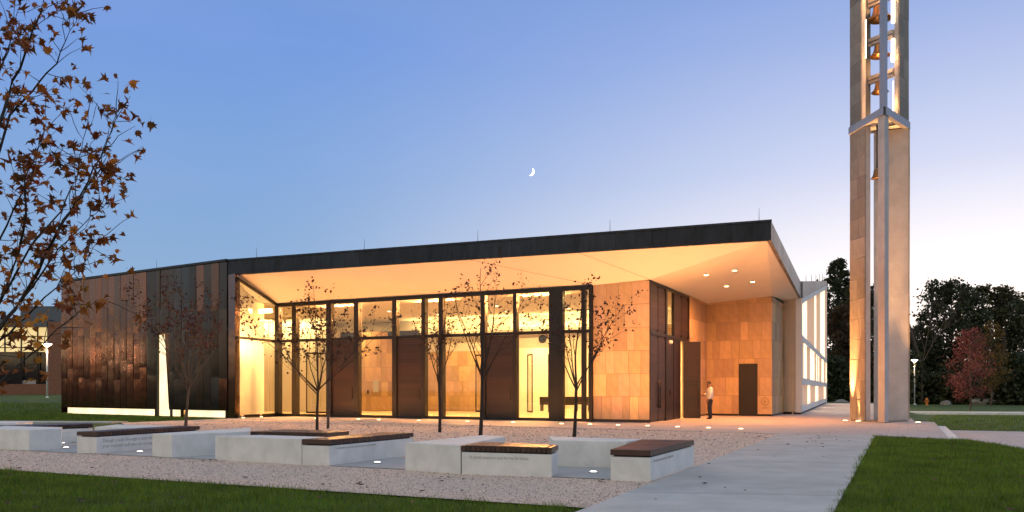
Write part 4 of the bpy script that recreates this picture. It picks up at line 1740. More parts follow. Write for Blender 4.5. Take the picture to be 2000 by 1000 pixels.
for z in (15.35, 17.05, 18.80, 20.6):
    q0 = pst + Vector((.05, .0))
    q1 = pin
    d = (q1 - q0).normalized()
    n_ = Vector((d.y, -d.x)) * .09
    bm_ = prism('bell_beam', [(q0.x + n_.x, q0.y + n_.y), (q1.x + n_.x, q1.y + n_.y), (q1.x - n_.x, q1.y - n_.y), (q0.x - n_.x, q0.y - n_.y)], z - .17, z + .17, 'steel', tower)
    prism('beam_web', [(q0.x + n_.x * 1.25, q0.y + n_.y * 1.25), (q1.x + n_.x * 1.25, q1.y + n_.y * 1.25), (q1.x + n_.x * 1.01, q1.y + n_.y * 1.01), (q0.x + n_.x * 1.01, q0.y + n_.y * 1.01)], z - .05, z + .0, 'steel_dark', tower)
prism('cap', [(p.x, p.y) for p in tri3], ZTOP, ZTOP + .3, 'steel', tower)
tl = TP.lerp(TR, .60) + n3 * .27
for (z0, z1) in ((17.45, 20.2), (15.75, 16.75), (13.6, 14.9)):
    tube('lamp_tube', [(tl.x, tl.y, z0), (tl.x, tl.y, z1)], .075 if z0 > 15 else .02, 'tube_glow', tower, 10)
tl2 = TL_.lerp(TP, .34) + n1 * .22
tube('lamp_tube', [(tl2.x, tl2.y, 16.1), (tl2.x, tl2.y, 17.8)], .022, 'tube_glow', tower, 8)
point('tube_lamp', (tl.x - .1, tl.y + .05, 18.8), 230, (1, .46, .16), .15, tower)
point('tube_lamp', (tl.x - .1, tl.y + .05, 15.9), 150, (1, .46, .16), .15, tower)
point('tube_lamp', (tl.x - .25, tl.y + .05, 13.9), 60, (1, .46, .16), .12, tower)
qd = TC + Vector((.42, -.12))
spot('collar_lamp', (qd.x, qd.y, .3), (-.012, 0.0, 1), 9000, (1, .50, .18), 20, .8, .1, tower)
# bells
bprof = [(1.0, 0), (1.02, .03), (.93, .12), (.80, .26), (.68, .45), (.60, .70), (.56, .95), (.54, 1.12), (.46, 1.22), (.28, 1.28), (.10, 1.30), (.09, 1.46)]
cq = pst.lerp(pin, .47)
for (zb, r_, lb) in ((18.80, .50, 'largest bronze bell at the top edge of the tower opening'), (17.05, .42, 'middle bronze bell under the second beam of the tower'),
                     (15.35, .36, 'smaller bronze bell just above the tower collar'), (12.70, .0, '')):
    if r_ == 0:
        continue
    hgt = r_ * 1.46
    z = zb - .17 - hgt
    t = thing('bell', (cq.x, cq.y, z), lb, 'bell', 'bells of the tower')
    prof = [(r_ * a, r_ * b) for a, b in bprof]
    inner = [(r_ * .90, 0), (r_ * .60, r_ * .4), (r_ * .45, r_ * 1.1), (.01, r_ * 1.2)]
    V, F = [], []
    full = list(reversed(inner)) + prof
    seg = 24
    for rr_, zz in full:
        for i in range(seg):
            a = 2 * math.pi * i / seg
            V.append((cq.x + rr_ * math.cos(a), cq.y + rr_ * math.sin(a), z + zz))
    for k2 in range(len(full) - 1):
        for i in range(seg):
            j = (i + 1) % seg
            F.append((k2 * seg + i, k2 * seg + j, (k2 + 1) * seg + j, (k2 + 1) * seg + i))
    F.append(tuple((len(full) - 1) * seg + i for i in range(seg)))
    mesh('bell_body', V, F, 'bronze', t, True)
    tube('clapper', [(cq.x, cq.y, z + r_ * .9), (cq.x, cq.y, z + r_ * .12), (cq.x, cq.y, z - .02)], [.015, .05, .03], 'frame', t, 8)
# lowest bell hangs on a long rope inside the lower walls
lb_ = Vector((16.02, 35.95))
lbz = CAM_H + (761 - 349) / 1600 * lb_.y
t = thing('bell', (lb_.x, lb_.y, lbz), 'lowest bell hanging on a cable between the tower legs', 'bell', 'bells of the tower')
r_ = .26
lathe('bell_body', [(r_ * a, r_ * b * 1.25) for a, b in bprof], 'bronze', t, (lb_.x, lb_.y, lbz), 22)
tube('cable', [(lb_.x, lb_.y, lbz + .45), (lb_.x, lb_.y, ZC0 + .06)], .035, 'steel_dark', t, 6)
tube('clapper', [(lb_.x, lb_.y, lbz + .1), (lb_.x, lb_.y, lbz - .04)], .03, 'frame', t, 6)


# ------------------------------------------------------------------ trees
def grow(rnd, start, d, length, r0, level, maxlevel, segs, V, F, tips, spread=.6, upw=.25, nch=(3, 5), wob=.12, sidesegs=5, r_end=.25, child_scale=(.45, .7), first=.3):
    pts = [Vector(start)]
    d = Vector(d).normalized()
    n = segs
    rads = [r0]
    for i in range(n):
        d = (d + Vector((rnd.gauss(0, wob), rnd.gauss(0, wob), rnd.gauss(0, wob * .5) + upw * .12))).normalized()
        pts.append(pts[-1] + d * (length / n))
        rads.append(r0 * (1 - (1 - r_end) * (i + 1) / n))
    tube_arrays(pts, rads, sidesegs if level < 2 else 3, V, F)
    if level >= maxlevel:
        for i in range(1, len(pts)):
            tips.append((pts[i], d))
        return
    k = rnd.randint(*nch)
    for c in range(k):
        t = first + (1 - first) * (c + rnd.random()) / k
        i = min(int(t * n), n - 1)
        p = pts[i].lerp(pts[i + 1], t * n - i)
        ax = Vector((rnd.gauss(0, 1), rnd.gauss(0, 1), rnd.gauss(0, .5) + .3)).normalized()
        side_ = (ax - d * ax.dot(d)).normalized()
        dd = (d * (1 - spread * .5) + side_ * spread * rnd.uniform(.7, 1.2)).normalized()
        grow(rnd, p, dd, length * rnd.uniform(*child_scale) * (1 - .35 * t), rads[i] * .55, level + 1, maxlevel, max(3, segs - 1), V, F, tips, spread, upw, nch, wob, sidesegs, r_end, child_scale, first)
    tips.append((pts[-1], d))


def leaf_cloud(name, pts, n, size, m, parent, seed, jitter=.14, fold=.25):
    """n pointed leaves (two folded halves) around points pts"""
    rg = np.random.default_rng(seed)
    pts = np.asarray([(p[0], p[1], p[2]) for p in pts])
    c = pts[rg.integers(0, len(pts), n)] + rg.normal(0, jitter, (n, 3))
    a = rg.normal(0, 1, (n, 3))
    a /= np.linalg.norm(a, axis=1)[:, None]
    b = np.cross(a, rg.normal(0, 1, (n, 3)))
    b /= np.linalg.norm(b, axis=1)[:, None]
    nn = np.cross(a, b)
    s = size * rg.uniform(.6, 1.35, n)[:, None]
    V = np.empty((n, 4, 3))
    V[:, 0] = c - a * s * .5
    V[:, 1] = c + b * s * .30 + nn * s * fold * .4 - a * s * .05
    V[:, 2] = c + a * s * .55
    V[:, 3] = c - b * s * .30 + nn * s * fold * .4 - a * s * .05
    F = np.empty((n, 2, 3), int)
    bidx = np.arange(n) * 4
    F[:, 0] = np.stack([bidx, bidx + 1, bidx + 2], 1)
    F[:, 1] = np.stack([bidx, bidx + 2, bidx + 3], 1)
    o = npmesh(name, V.reshape(-1, 3), F.reshape(-1, 3), m, parent, kind='stuff')
    return o


def court_tree(loc, h, hb, nl, spread_, label, seed, leafm, nleaf, leafsize=.09, lean=(0, 0), r=.055, twist=0):
    rnd = random.Random(seed)
    t = thing('young_tree', (loc[0], loc[1], 0), label, 'tree', 'young trees of the gravel court')
    V, F, tips = [], [], []
    base = Vector((loc[0], loc[1], -.02))
    top = base + Vector((lean[0], lean[1], hb))
    pts = [base, base.lerp(top, .4) + Vector((rnd.uniform(-.02, .02), rnd.uniform(-.02, .02), 0)), top]
    tube_arrays(pts, [r * 1.1, r * .88, r * .74], 8, V, F)
    for i in range(nl):
        a = twist + 2 * math.pi * (i + rnd.uniform(-.25, .25)) / nl
        sp_ = spread_ * rnd.uniform(.75, 1.2)
        st = base.lerp(top, rnd.uniform(.82, 1.0))
        grow(rnd, st, (math.cos(a) * sp_, math.sin(a) * sp_, 1), (h - hb) * rnd.uniform(.75, 1.0), r * .42, 0, 2, 6, V, F, tips, .55, .35, (5, 7), .07, 5, .2, (.30, .52), .25)
    # leader
    grow(rnd, top, (rnd.uniform(-.05, .05), rnd.uniform(-.05, .05), 1), (h - hb), r * .6, 0, 2, 7, V, F, tips, .5, .3, (4, 6), .05, 5, .2, (.28, .48), .2)
    mesh('trunk', V, F, 'bark_dark' if leafm != 'leaf_redbrown' else 'bark', t, True)
    cr_ = leaf_cloud('crown', [p for p, d in tips], nleaf, leafsize, leafm, t, seed + 1, .10)
    return t


court_tree((-12.55, 31.5), 5.5, 1.6, 8, .5, 'small tree with red leaves in front of the copper wing', 101, 'leaf_redbrown', 1700, .10, (.12, 0), .06)
court_tree((-6.85, 28.8), 5.1, 1.5, 9, 1.1, 'wide bare tree with dark leaves, left one of the close pair', 102, 'leaf_sparse', 900, .12, (.03, 0))
court_tree((-6.72, 29.9), 4.4, 2.3, 3, .30, 'thin straight tree, right one of the close pair', 103, 'leaf_redbrown', 240, .09, (.02, 0), .05)
court_tree((-2.40, 27.2), 4.3, 1.7, 5, .27, 'slim upright tree before the middle glass bay', 104, 'leaf_sparse', 520, .085, (-.02, 0))
court_tree((-.95, 24.7), 5.1, 1.9, 6, .50, 'tall bare tree behind the middle bench', 105, 'leaf_sparse', 330, .10, (.05, 0), .06, .4)
court_tree((1.84, 24.2), 4.4, 1.6, 5, .48, 'leafy young tree in front of the stone block', 106, 'leaf_sparse', 640, .095, (.06, 0), .055, .2)

# the big maple leaning in from the left -----------------------------
maple = thing('maple_tree', (-7.3, 9.6, -.03), 'maple with orange brown leaves reaching in from the left edge', 'tree')


def at(px, py, Y):
    return Vector(((px - 1000) / 1600 * Y, Y, CAM_H + (761 - py) / 1600 * Y))


V, F = [], []
rm = random.Random(77)
trunk_pts = [(-7.3, 9.6, -.05), (-7.28, 9.6, .8), (-7.2, 9.62, 1.6), (-7.15, 9.6, 2.6), (-7.05, 9.55, 3.8), (-6.95, 9.5, 5.2), (-6.8, 9.5, 6.6)]
tube_arrays(trunk_pts, [.17, .14, .13, .11, .085, .06, .025], 10, V, F)
limbs = [
    ([(-140, 560), (-60, 430), (0, 245), (25, 160), (58, 80), (84, 0), (100, -60)], 9.3, .030, (3.0,)),
    ([(-150, 620), (-50, 430), (20, 225), (62, 178), (108, 122), (138, 62), (151, 27)], 9.8, .024, ()),
    ([(-160, 760), (-60, 720), (0, 640), (42, 588), (75, 530), (112, 450), (150, 395), (186, 330), (212, 272), (228, 222)], 9.0, .034, ()),
    ([(-160, 740), (-80, 690), (0, 590), (35, 500), (52, 420), (48, 352), (72, 300), (90, 240)], 9.6, .030, ()),
    ([(-160, 790), (-60, 735), (0, 665), (50, 620), (108, 562), (160, 520), (192, 470)], 9.2, .024, ()),
    ([(-160, 850), (-60, 800), (0, 747), (60, 692), (100, 656), (150, 612), (192, 585)], 8.8, .020, ()),
    ([(-150, 700), (-50, 560), (0, 470), (40, 380), (70, 330), (115, 305), (165, 305)], 10.2, .020, ()),
    ([(-150, 500), (-60, 300), (-20, 180), (10, 120), (22, 60), (40, 10)], 10.2, .022, ()),
    ([(0, 590), (60, 480), (120, 410), (150, 350), (158, 290), (172, 235)], 9.4, .013, ()),
    ([(112, 450), (148, 398), (176, 356), (200, 330), (216, 334)], 9.1, .011, ()),
    ([(40, 590), (90, 520), (130, 470), (175, 425), (205, 400)], 9.2, .012, ()),
]
twigs = []
for pts, Y, r0, _ in limbs:
    n = len(pts)
    wp = []
    for i, (a, b) in enumerate(pts):
        wp.append(at(a, b, Y + .35 * math.sin(i * 1.7 + Y) + rm.uniform(-.12, .12)))
    if pts[0][0] < -100:          # spring from the trunk
        zt_ = wp[0].z - .35
        for (ta, tb) in zip(trunk_pts[:-1], trunk_pts[1:]):
            if ta[2] <= zt_ <= tb[2]:
                wp.insert(0, Vector(ta).lerp(Vector(tb), (zt_ - ta[2]) / (tb[2] - ta[2])))
                n += 1
                break
    # subdivide for softer bends
    fine, rad = [], []
    for i in range(n - 1):
        for s in range(3):
            t = s / 3
            fine.append(wp[i].lerp(wp[i + 1], t) + Vector((rm.gauss(0, .008), rm.gauss(0, .008), rm.gauss(0, .008))))
            rad.append(max(.0035, r0 * (1 - (i + t) / (n - 1)) ** .9))
    fine.append(wp[-1])
    rad.append(.003)
    tube_arrays(fine, rad, 6, V, F)
    for i in range(3, len(fine)):
        if fine[i].x * 1600 / fine[i].y + 1000 < -70:
            continue
        twigs.append((fine[i], (fine[i] - fine[i - 1]).normalized(), rad[i], i / len(fine)))
anchors = []
for (p, d, r_, t) in twigs:
    for k in range(2 if t > .3 else 1):
        if rm.random() < .25:
            continue
        sd_ = Vector((rm.gauss(0, 1), rm.gauss(0, .7), rm.gauss(0, .8) + .3)).normalized()
        dd = (d * .8 + sd_ * .8).normalized()
        L = rm.uniform(.18, .55)
        q = [p]
        for s in range(4):
            dd = (dd + Vector((rm.gauss(0, .14), rm.gauss(0, .14), rm.gauss(0, .14) + .02))).normalized()
            q.append(q[-1] + dd * L / 4)
        tube_arrays(q, [min(r_ * .6, .006), .0045, .0038, .003, .0022], 4, V, F)
        anchors.append((q[4], dd, .8))
        if rm.random() < .6:
            anchors.append((q[3], dd, .5))
for pts, Y, r0, _ in limbs:
    wp = at(*pts[-1], Y)
    anchors.append((wp, Vector((.4, 0, .6)), 1.6))
mesh('trunk', V, F, 'bark_dark', maple, True)


def maple_leaf_mesh(name, bend, m):
    prof = [(0, -.02), (.10, .10), (.30, .02), (.27, .16), (.52, .22), (.36, .34), (.50, .56), (.27, .47), (.20, .60), (.12, .62), (0, 1.0)]
    right = prof
    left = [(-x, y) for x, y in reversed(prof[1:-1])]
    pts = right + left
    V = []
    for (x, y) in pts:
        y2 = y - .1
        V.append((x, y2, bend * (x * x * 1.4) - abs(bend) * .5 * (y2 - .35) ** 2))
    V.append((0, .28, .03 * bend))
    c = len(V) - 1
    n = len(pts)
    F = [(i, (i + 1) % n, c) for i in range(n)]
    # stalk
    b = len(V)
    V += [(-.010, -.12, 0), (.010, -.12, 0), (.006, -.55, -.08), (-.006, -.55, -.08)]
    F.append((b, b + 1, b + 2, b + 3))
    me = bpy.data.meshes.new(name)
    me.from_pydata(V, [], F)
    me.update()
    me.materials.append(MATS[m])
    return me


leafm_ = [maple_leaf_mesh('maple_leaf', b, 'leaf_maple') for b in (.7, -.6, 1.2, .25)] + [maple_leaf_mesh('maple_leaf', b, 'leaf_gold_lit') for b in (.5, -.4, .9, .15)]
mleaves = []
rl = random.Random(4)
for (p, d, wgt) in anchors:
    pxl = p.x * 1600 / p.y + 1000
    pyl = 761 - (p.z - CAM_H) * 1600 / p.y
    k = rl.choice((1, 1, 2, 3)) if wgt < 1 else rl.choice((5, 6, 7))
    if pxl < 110:
        k += rl.choice((0, 1, 2))
    for i in range(k):
        jit = Vector((rl.gauss(0, .07), rl.gauss(0, .07), rl.gauss(0, .055)))
        s = rl.uniform(.075, .155)
        dirv = Vector((rl.gauss(0, .8) + d.x * .5, rl.gauss(0, .6), -.45 + rl.gauss(0, .6))).normalized()
        nrm_ = Vector((rl.gauss(0, .8), -.5 + rl.gauss(0, .8), .7 + rl.gauss(0, .5)))
        xv = dirv.cross(nrm_).normalized()
        zv = xv.cross(dirv)
        M = Matrix((xv, dirv, zv)).transposed().to_4x4()
        M = M @ Matrix.Diagonal((rl.uniform(.5, 1.0), 1, rl.uniform(.6, 2.2), 1))
        mleaves.append((p + jit, M, s, pxl, rl.randrange(4) + (4 if rl.random() < (pyl - 430) / 220 else 0)))  # lower leaves more often get the colour with lamplight painted in
rl.shuffle(mleaves)
vis = [l for l in mleaves if l[3] > 0]
rest = [l for l in mleaves if l[3] <= 0] + vis[300:]
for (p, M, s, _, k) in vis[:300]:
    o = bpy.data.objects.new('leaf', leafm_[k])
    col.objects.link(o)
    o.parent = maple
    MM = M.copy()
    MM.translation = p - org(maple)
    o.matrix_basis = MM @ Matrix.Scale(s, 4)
Vl, Fl = [], []
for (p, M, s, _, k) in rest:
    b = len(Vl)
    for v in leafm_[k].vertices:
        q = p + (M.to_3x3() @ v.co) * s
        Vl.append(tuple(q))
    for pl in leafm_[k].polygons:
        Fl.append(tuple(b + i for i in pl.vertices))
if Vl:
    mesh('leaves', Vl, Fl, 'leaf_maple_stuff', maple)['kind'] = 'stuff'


# background trees ----------------------------------------------------
def far_tree(name, loc, h, rx, label, m, seed, n=5000, leaf=.42, trunk_h=.25, shape='round', group=None, blobs=26, tr=.22, gap=.55):
    rnd = random.Random(seed)
    t = thing(name, loc, label, 'tree', group)
    x, y, z0 = loc
    V, F = [], []
    th = h * trunk_h
    tube_arrays([(x, y, z0 - .1), (x + .05, y, z0 + th), (x, y, z0 + h * .92)], [tr, tr * .8, tr * .12], 7, V, F)
    cen = []
    for i in range(blobs):
        f = (i + rnd.random()) / blobs
        if shape == 'cone':
            rr_ = rx * (1 - f) ** .8 + .15
        elif shape == 'oval':
            rr_ = rx * (math.sin(math.pi * (.10 + .86 * f)) ** .7)
        else:
            rr_ = rx * (math.sin(math.pi * (.16 + .74 * f)) ** .6)
        a = rnd.uniform(0, 6.28)
        rad = rr_ * rnd.uniform(.05, 1) ** .45
        cz = z0 + th * .9 + (h - th * .9) * f
        c = (x + rad * math.cos(a), y + rad * math.sin(a), cz)
        cen.append((c, rr_ * rnd.uniform(.16, .34) * (26 / blobs) ** .15 + .15))
        zt = max(z0 + th, cz - rad * .9 - .3)
        tube_arrays([(x, y, zt), ((x + c[0]) / 2, (y + c[1]) / 2, (zt + cz) / 2 + .1), c], [tr * .35, tr * .22, tr * .08], 4, V, F)
    mesh('trunk', V, F, 'bark_dark' if shape == 'round' or shape == 'cone' else 'bark', t, True)
    rg = np.random.default_rng(seed)
    idx = rg.integers(0, blobs, n)
    C = np.array([c for c, r_ in cen])[idx]
    Rr = np.array([r_ for c, r_ in cen])[idx][:, None]
    dv = rg.normal(0, 1, (n, 3))
    dv /= np.linalg.norm(dv, axis=1)[:, None]
    c = C + rg.normal(0, 1, (n, 3)) * Rr * .62 * np.array([1.1, 1.1, .8])
    a = rg.normal(0, 1, (n, 3))
    a /= np.linalg.norm(a, axis=1)[:, None]
    b = np.cross(a, rg.normal(0, 1, (n, 3)))
    b /= np.linalg.norm(b, axis=1)[:, None]
    s = leaf * rg.uniform(.5, 1.4, n)[:, None]
    VV = np.empty((n, 4, 3))
    VV[:, 0] = c - a * s * .5
    VV[:, 1] = c + b * s * .32
    VV[:, 2] = c + a * s * .5
    VV[:, 3] = c - b * s * .28
    FF = np.arange(4 * n).reshape(-1, 4)
    npmesh('crown', VV.reshape(-1, 3), FF, m, t, kind='stuff')
    return t


def gpx(px, Y):
    return (px - 1000) / 1600 * Y


def hz(py, Y):
    return CAM_H + (761 - py) / 1600 * Y


G = 'dark trees behind the lawn'
FT = [  # px, Y, top py, half width px, material, shape, label
    (1636, 120, 508, 34, 'foliage_dark', 'oval', 'tall dark evergreen rising just left of the bell tower', 7000, .6),
    (1648, 105, 600, 34, 'foliage_orange', 'round', 'orange tinged tree below the evergreen left of the tower', 5200, .5),
    (1672, 112, 560, 34, 'foliage_olive', 'round', 'olive tree half hidden behind the left tower leg', 4500, .5),
    (1712, 122, 560, 40, 'foliage_dark', 'round', 'dark tree behind the middle of the tower', 4500, .6),
    (1858, 112, 553, 66, 'foliage_dark', 'round', 'broad dark tree right of the tower with sky through its crown', 9000, .62),
    (1945, 118, 562, 62, 'foliage_olive', 'round', 'tall olive green tree above the yellow sapling', 8000, .62),
    (2010, 108, 590, 52, 'foliage_dark', 'round', 'dark tree at the right edge of the picture', 6000, .6),
    (1800, 125, 640, 42, 'foliage_dark', 'round', 'lower dark tree behind the right lamp post', 4500, .6),
    (2080, 112, 570, 60, 'foliage_olive', 'round', 'olive tree just beyond the right picture edge', 3500, .6),
]
for i, (px, Y, top, hw, m_, shp, lb, n_, lf_) in enumerate(FT):
    far_tree('background_tree', (gpx(px, Y), Y, -.4), hz(top, Y) + .4, hw * Y / 1600, lb, m_, 300 + i, int(n_ * 1.8), lf_ * .70, .10, shp, G, 120, .30)
# bare pale tree beside the tower
t = thing('bare_tree', (gpx(1800, 100), 100, -.4), 'pale leafless tree against the bright sky right of the tower', 'tree')
V, F, tips = [], [], []
rb = random.Random(15)
tube_arrays([(gpx(1800, 100), 100, -.4), (gpx(1800, 100), 100, 5)], [.2, .15], 6, V, F)
for i in range(6):
    grow(rb, (gpx(1800, 100), 100, 4.5), (rb.uniform(-.4, .4), rb.uniform(-.4, .4), 1), 8.5, .09, 0, 3, 6, V, F, tips, .5, .4, (4, 6), .06, 4, .25, (.35, .55), .2)
mesh('trunk', V, F, 'bark', t, True)
# hedge under the trees
t = thing('hedge', (gpx(1860, 98), 98, -.4), 'dark undergrowth below the trees at the far lawn edge', 'hedge')
rg = np.random.default_rng(88)
n = 30000
hx = rg.uniform(gpx(1600, 100), gpx(2150, 100), n)
hy = 99 + rg.normal(0, 1.2, n) + 3 * np.sin(hx * .4)
top_ = 4.4 + 1.3 * np.sin(hx * .55) + .8 * np.sin(hx * 1.3 + 1)
hzz = -.4 + rg.uniform(0, 1, n) ** .8 * top_
c = np.stack([hx, hy, hzz], 1)
a = rg.normal(0, 1, (n, 3))
a /= np.linalg.norm(a, axis=1)[:, None]
b = np.cross(a, rg.normal(0, 1, (n, 3)))
b /= np.linalg.norm(b, axis=1)[:, None]
s = .55 * rg.uniform(.5, 1.3, n)[:, None]
VV = np.empty((n, 4, 3))
VV[:, 0], VV[:, 1], VV[:, 2], VV[:, 3] = c - a * s * .5, c + b * s * .35, c + a * s * .5, c - b * s * .3
npmesh('foliage', VV.reshape(-1, 3), np.arange(4 * n).reshape(-1, 4), 'foliage_dark', t, kind='stuff')
# young coloured trees on the right lawn
Yr = 1.76 * 1600 / 39.5
far_tree('young_red_tree', (gpx(1895, Yr), Yr, -.36), hz(646, Yr) + .36, 39 * Yr / 1600, 'small oval tree with dusky red leaves on the right lawn', 'foliage_red', 401, 4200, .17, .17, 'oval', None, 40, .085)
Yy = 1.76 * 1600 / 31.5
far_tree('young_yellow_tree', (gpx(1936, Yy), Yy, -.36), hz(632, Yy) + .36, 30 * Yy / 1600, 'yellowing young tree right behind the red one', 'foliage_yellow', 402, 2600, .24, .22, 'oval', None, 34, .10)
# bare trunk further right
Yt = 100
t = thing('tree_trunk', (gpx(1962, Yt), Yt, -.4), 'dark bare tree trunk right of the yellow sapling', 'tree')
V, F, tips = [], [], []
tube_arrays([(gpx(1962, Yt), Yt, -.5), (gpx(1962, Yt), Yt, 4), (gpx(1961, Yt), Yt, 9)], [.38, .28, .15], 8, V, F)
for sgn_ in (-1, 1):
    grow(rb, (gpx(1962, Yt), Yt, 4.5), (sgn_ * .9, 0, .6), 5, .12, 0, 1, 6, V, F, tips, .5, .3, (3, 4), .06, 5)
mesh('trunk', V, F, 'bark_dark', t, True)

# left horizon: trees behind the brick hall
for i, (px, top, hw, lb) in enumerate(((8, 610, 24, 'small dark pine above the brick hall at the left edge'), (40, 618, 14, 'second small dark pine above the brick hall roof'))):
    far_tree('background_pine', (gpx(px, 130), 130, .8), hz(top, 130) - .8, hw * 130 / 1600, lb, 'foliage_dark', 330 + i, 2200, .6, .12, 'cone', 'pines behind the brick hall', 24, .25)

# ------------------------------------------------------------------ brick hall on the left
HY = 80.0
hall_b = thing('brick_hall', (gpx(60, HY), HY, .8), 'brick college hall with a band of lit windows behind the left lawn', 'building')


def hb(name, p0, p1, y0, y1, dY, m, parent=None, dz=0):
    """box facing the camera between photo columns p0,p1 and rows y0 (top), y1 (bottom), depth dY"""
    Y = HY + dz
    return prism(name, [(gpx(p0, Y), Y), (gpx(p1, Y), Y), (gpx(p1, Y), Y + dY), (gpx(p0, Y), Y + dY)], hz(y1, Y), hz(y0, Y), m, parent or hall_b)


hb('brick_base', -260, 92, 750, 776, 10, 'brick')
hb('dark_glazing', -260, 92, 688, 750, .3, 'dark_glass', dz=.6)
hb('inner_wall', -260, 92, 627, 760, .3, 'plinth', dz=6)
hb('roof_edge', -270, 92, 624, 638, 12, 'roof_gray', dz=-.6)
hb('roof_gable', 40, 128, 598, 630, 10, 'roof_gray', dz=.4)
hb('brick_pier', 92, 124, 628, 776, 4, 'brick', dz=-.5)
lw_ = hb('lit_window_band', -260, 92, 638, 687, .2, 'far_window_glow', dz=.4)
for px in (-200, -160, -120, -80, -40, 8, 40, 72):
    hb('window_bar', px, px + 2, 638, 687, .12, 'frame', lw_, dz=.15)
for py in (656, 678):
    hb('window_bar', -260, 92, py, py + 1.6, .1, 'frame', lw_, dz=.22)
for px in (-120, 40, 72):
    hb('window_bar', px, px + 2, 688, 750, .12, 'frame', lw_, dz=.3)
hb('window_blind', 42, 70, 743, 750, .05, 'steel', dz=.45)


# the hall's long side, out of the picture to the left; its lit windows mirror in the copper
far_h = thing('college_hall', (-66, 44, .5), 'long brick hall left of the picture whose windows mirror in the copper', 'building')
prism('brick_wall', [(-66, 18), (-66, 74), (-76, 74), (-76, 18)], 0, 4.4, 'brick', far_h)
prism('upper_wall', [(-66.3, 18), (-66.3, 74), (-76, 74), (-76, 18)], 4.4, 7.4, 'plinth', far_h)
prism('roof_edge', [(-65.4, 17.5), (-65.4, 74.5), (-76.5, 74.5), (-76.5, 17.5)], 7.4, 7.9, 'roof_gray', far_h)
for i in range(15):
    y0 = 19.5 + i * 3.6
    wv = prism('window', [(-66.29, y0), (-66.29, y0 + 2.6), (-66.2, y0 + 2.6), (-66.2, y0)], 4.9, 6.9, 'far_window_hot', far_h)
    prism('window_bar', [(-66.19, y0 + 1.27), (-66.19, y0 + 1.33), (-66.15, y0 + 1.33), (-66.15, y0 + 1.27)], 4.9, 6.9, 'frame', wv)

# ------------------------------------------------------------------ lamp posts
def lamp_post(X, Y, z0, h, label, energy=120):
    t = thing('lamp_post', (X, Y, z0), label, 'street lamp', 'white path lamps')
    lathe('base', [(.22, 0), (.22, .06), (.14, .14), (.09, .22)], 'white_metal', t, (X, Y, z0), 14)
    tube('pole', [(X, Y, z0 + .15), (X, Y, z0 + h - .30)], [.075, .062], 'white_metal', t, 12)
    lathe('lamp_cup', [(.08, -.32), (.12, -.26), (.34, -.10), (.36, -.06)], 'lamp_glow', t, (X, Y, z0 + h), 20)
    lathe('lamp_cap', [(.42, -.055), (.42, -.03), (.16, .03), (.05, .06)], 'white_metal', t, (X, Y, z0 + h), 20)
    point('lamp_light', (X, Y, z0 + h - .55), energy, (1, .62, .32), .12, t)
    return t


lamp_post(gpx(92, 68), 68, .62, 4.65, 'white lamp post in front of the brick hall', 200)
lamp_post(gpx(1786, 96), 96, -.38, hz(702, 96) + .38, 'white lamp post right behind the bell tower', 120)
lamp_post(-41.5, 45.6, .25, 4.6, 'white lamp post beyond the left picture edge', 260)
lamp_post(-60, 49.5, .5, 4.6, 'second white lamp post beyond the left picture edge', 260)

# ------------------------------------------------------------------ hydrant, boulders
hx_, hy_ = gpx(1810, 92), 92
t = thing('fire_hydrant', (hx_, hy_, -.38), 'orange fire hydrant on the far right lawn', 'hydrant')
lathe('barrel', [(.20, 0), (.20, .05), (.14, .07), (.14, .60), (.18, .62), (.18, .68), (.13, .78), (.05, .86), (.04, .92)], 'hydrant', t, (hx_, hy_, -.38), 16)
for dx in (-1, 1):
    tube('outlet', [(hx_ + dx * .1, hy_, .10), (hx_ + dx * .26, hy_, .10)], [.07, .085], 'hydrant', t, 10)
tube('outlet', [(hx_, hy_ - .1, .06), (hx_, hy_ - .28, .06)], [.09, .10], 'hydrant', t, 10)


def boulder(X, Y, z0, r, lb, seed, sc_=(1.5, 1, .75)):
    rnd = random.Random(seed)
    bm = bmesh.new()
    bmesh.ops.create_icosphere(bm, subdivisions=3, radius=1)
    for v in bm.verts:
        n_ = 1 + .16 * math.sin(v.co.x * 3.1 + seed) * math.sin(v.co.y * 2.7) + .10 * math.sin(v.co.z * 5 + seed * 2) + rnd.uniform(-.03, .03)
        v.co = Vector((v.co.x * sc_[0], v.co.y * sc_[1], v.co.z * sc_[2])) * n_ * r
    me = bpy.data.meshes.new('boulder')
    bm.to_mesh(me)
    bm.free()
    o = link('boulder', me, 'boulder')
    o.location = (X, Y, z0)
    tag(o, lb, 'boulder')


boulder(gpx(1920, 97), 97, -.2, .95, 'pale boulder at the far edge of the right lawn', 3)
boulder(gpx(1848, 96), 96, -.2, .42, 'small grey boulder between hydrant and red tree', 5)
boulder(gpx(1643, 95), 95, -.1, .55, 'pale boulder left of the tower foot, before the hedge', 7)
# low dark road beyond the right lawn
prism('road', [(gpx(1600, 104), 104), (130, 96), (130, 104), (gpx(1600, 112), 112)], -.5, -.33, 'asphalt')['kind'] = 'structure'

# ------------------------------------------------------------------ person at the door
PX, PY = 9.40, 38.95
person = thing('person', (PX, PY, .016), 'person in a pale hooded top and dark jeans holding the open door', 'person')


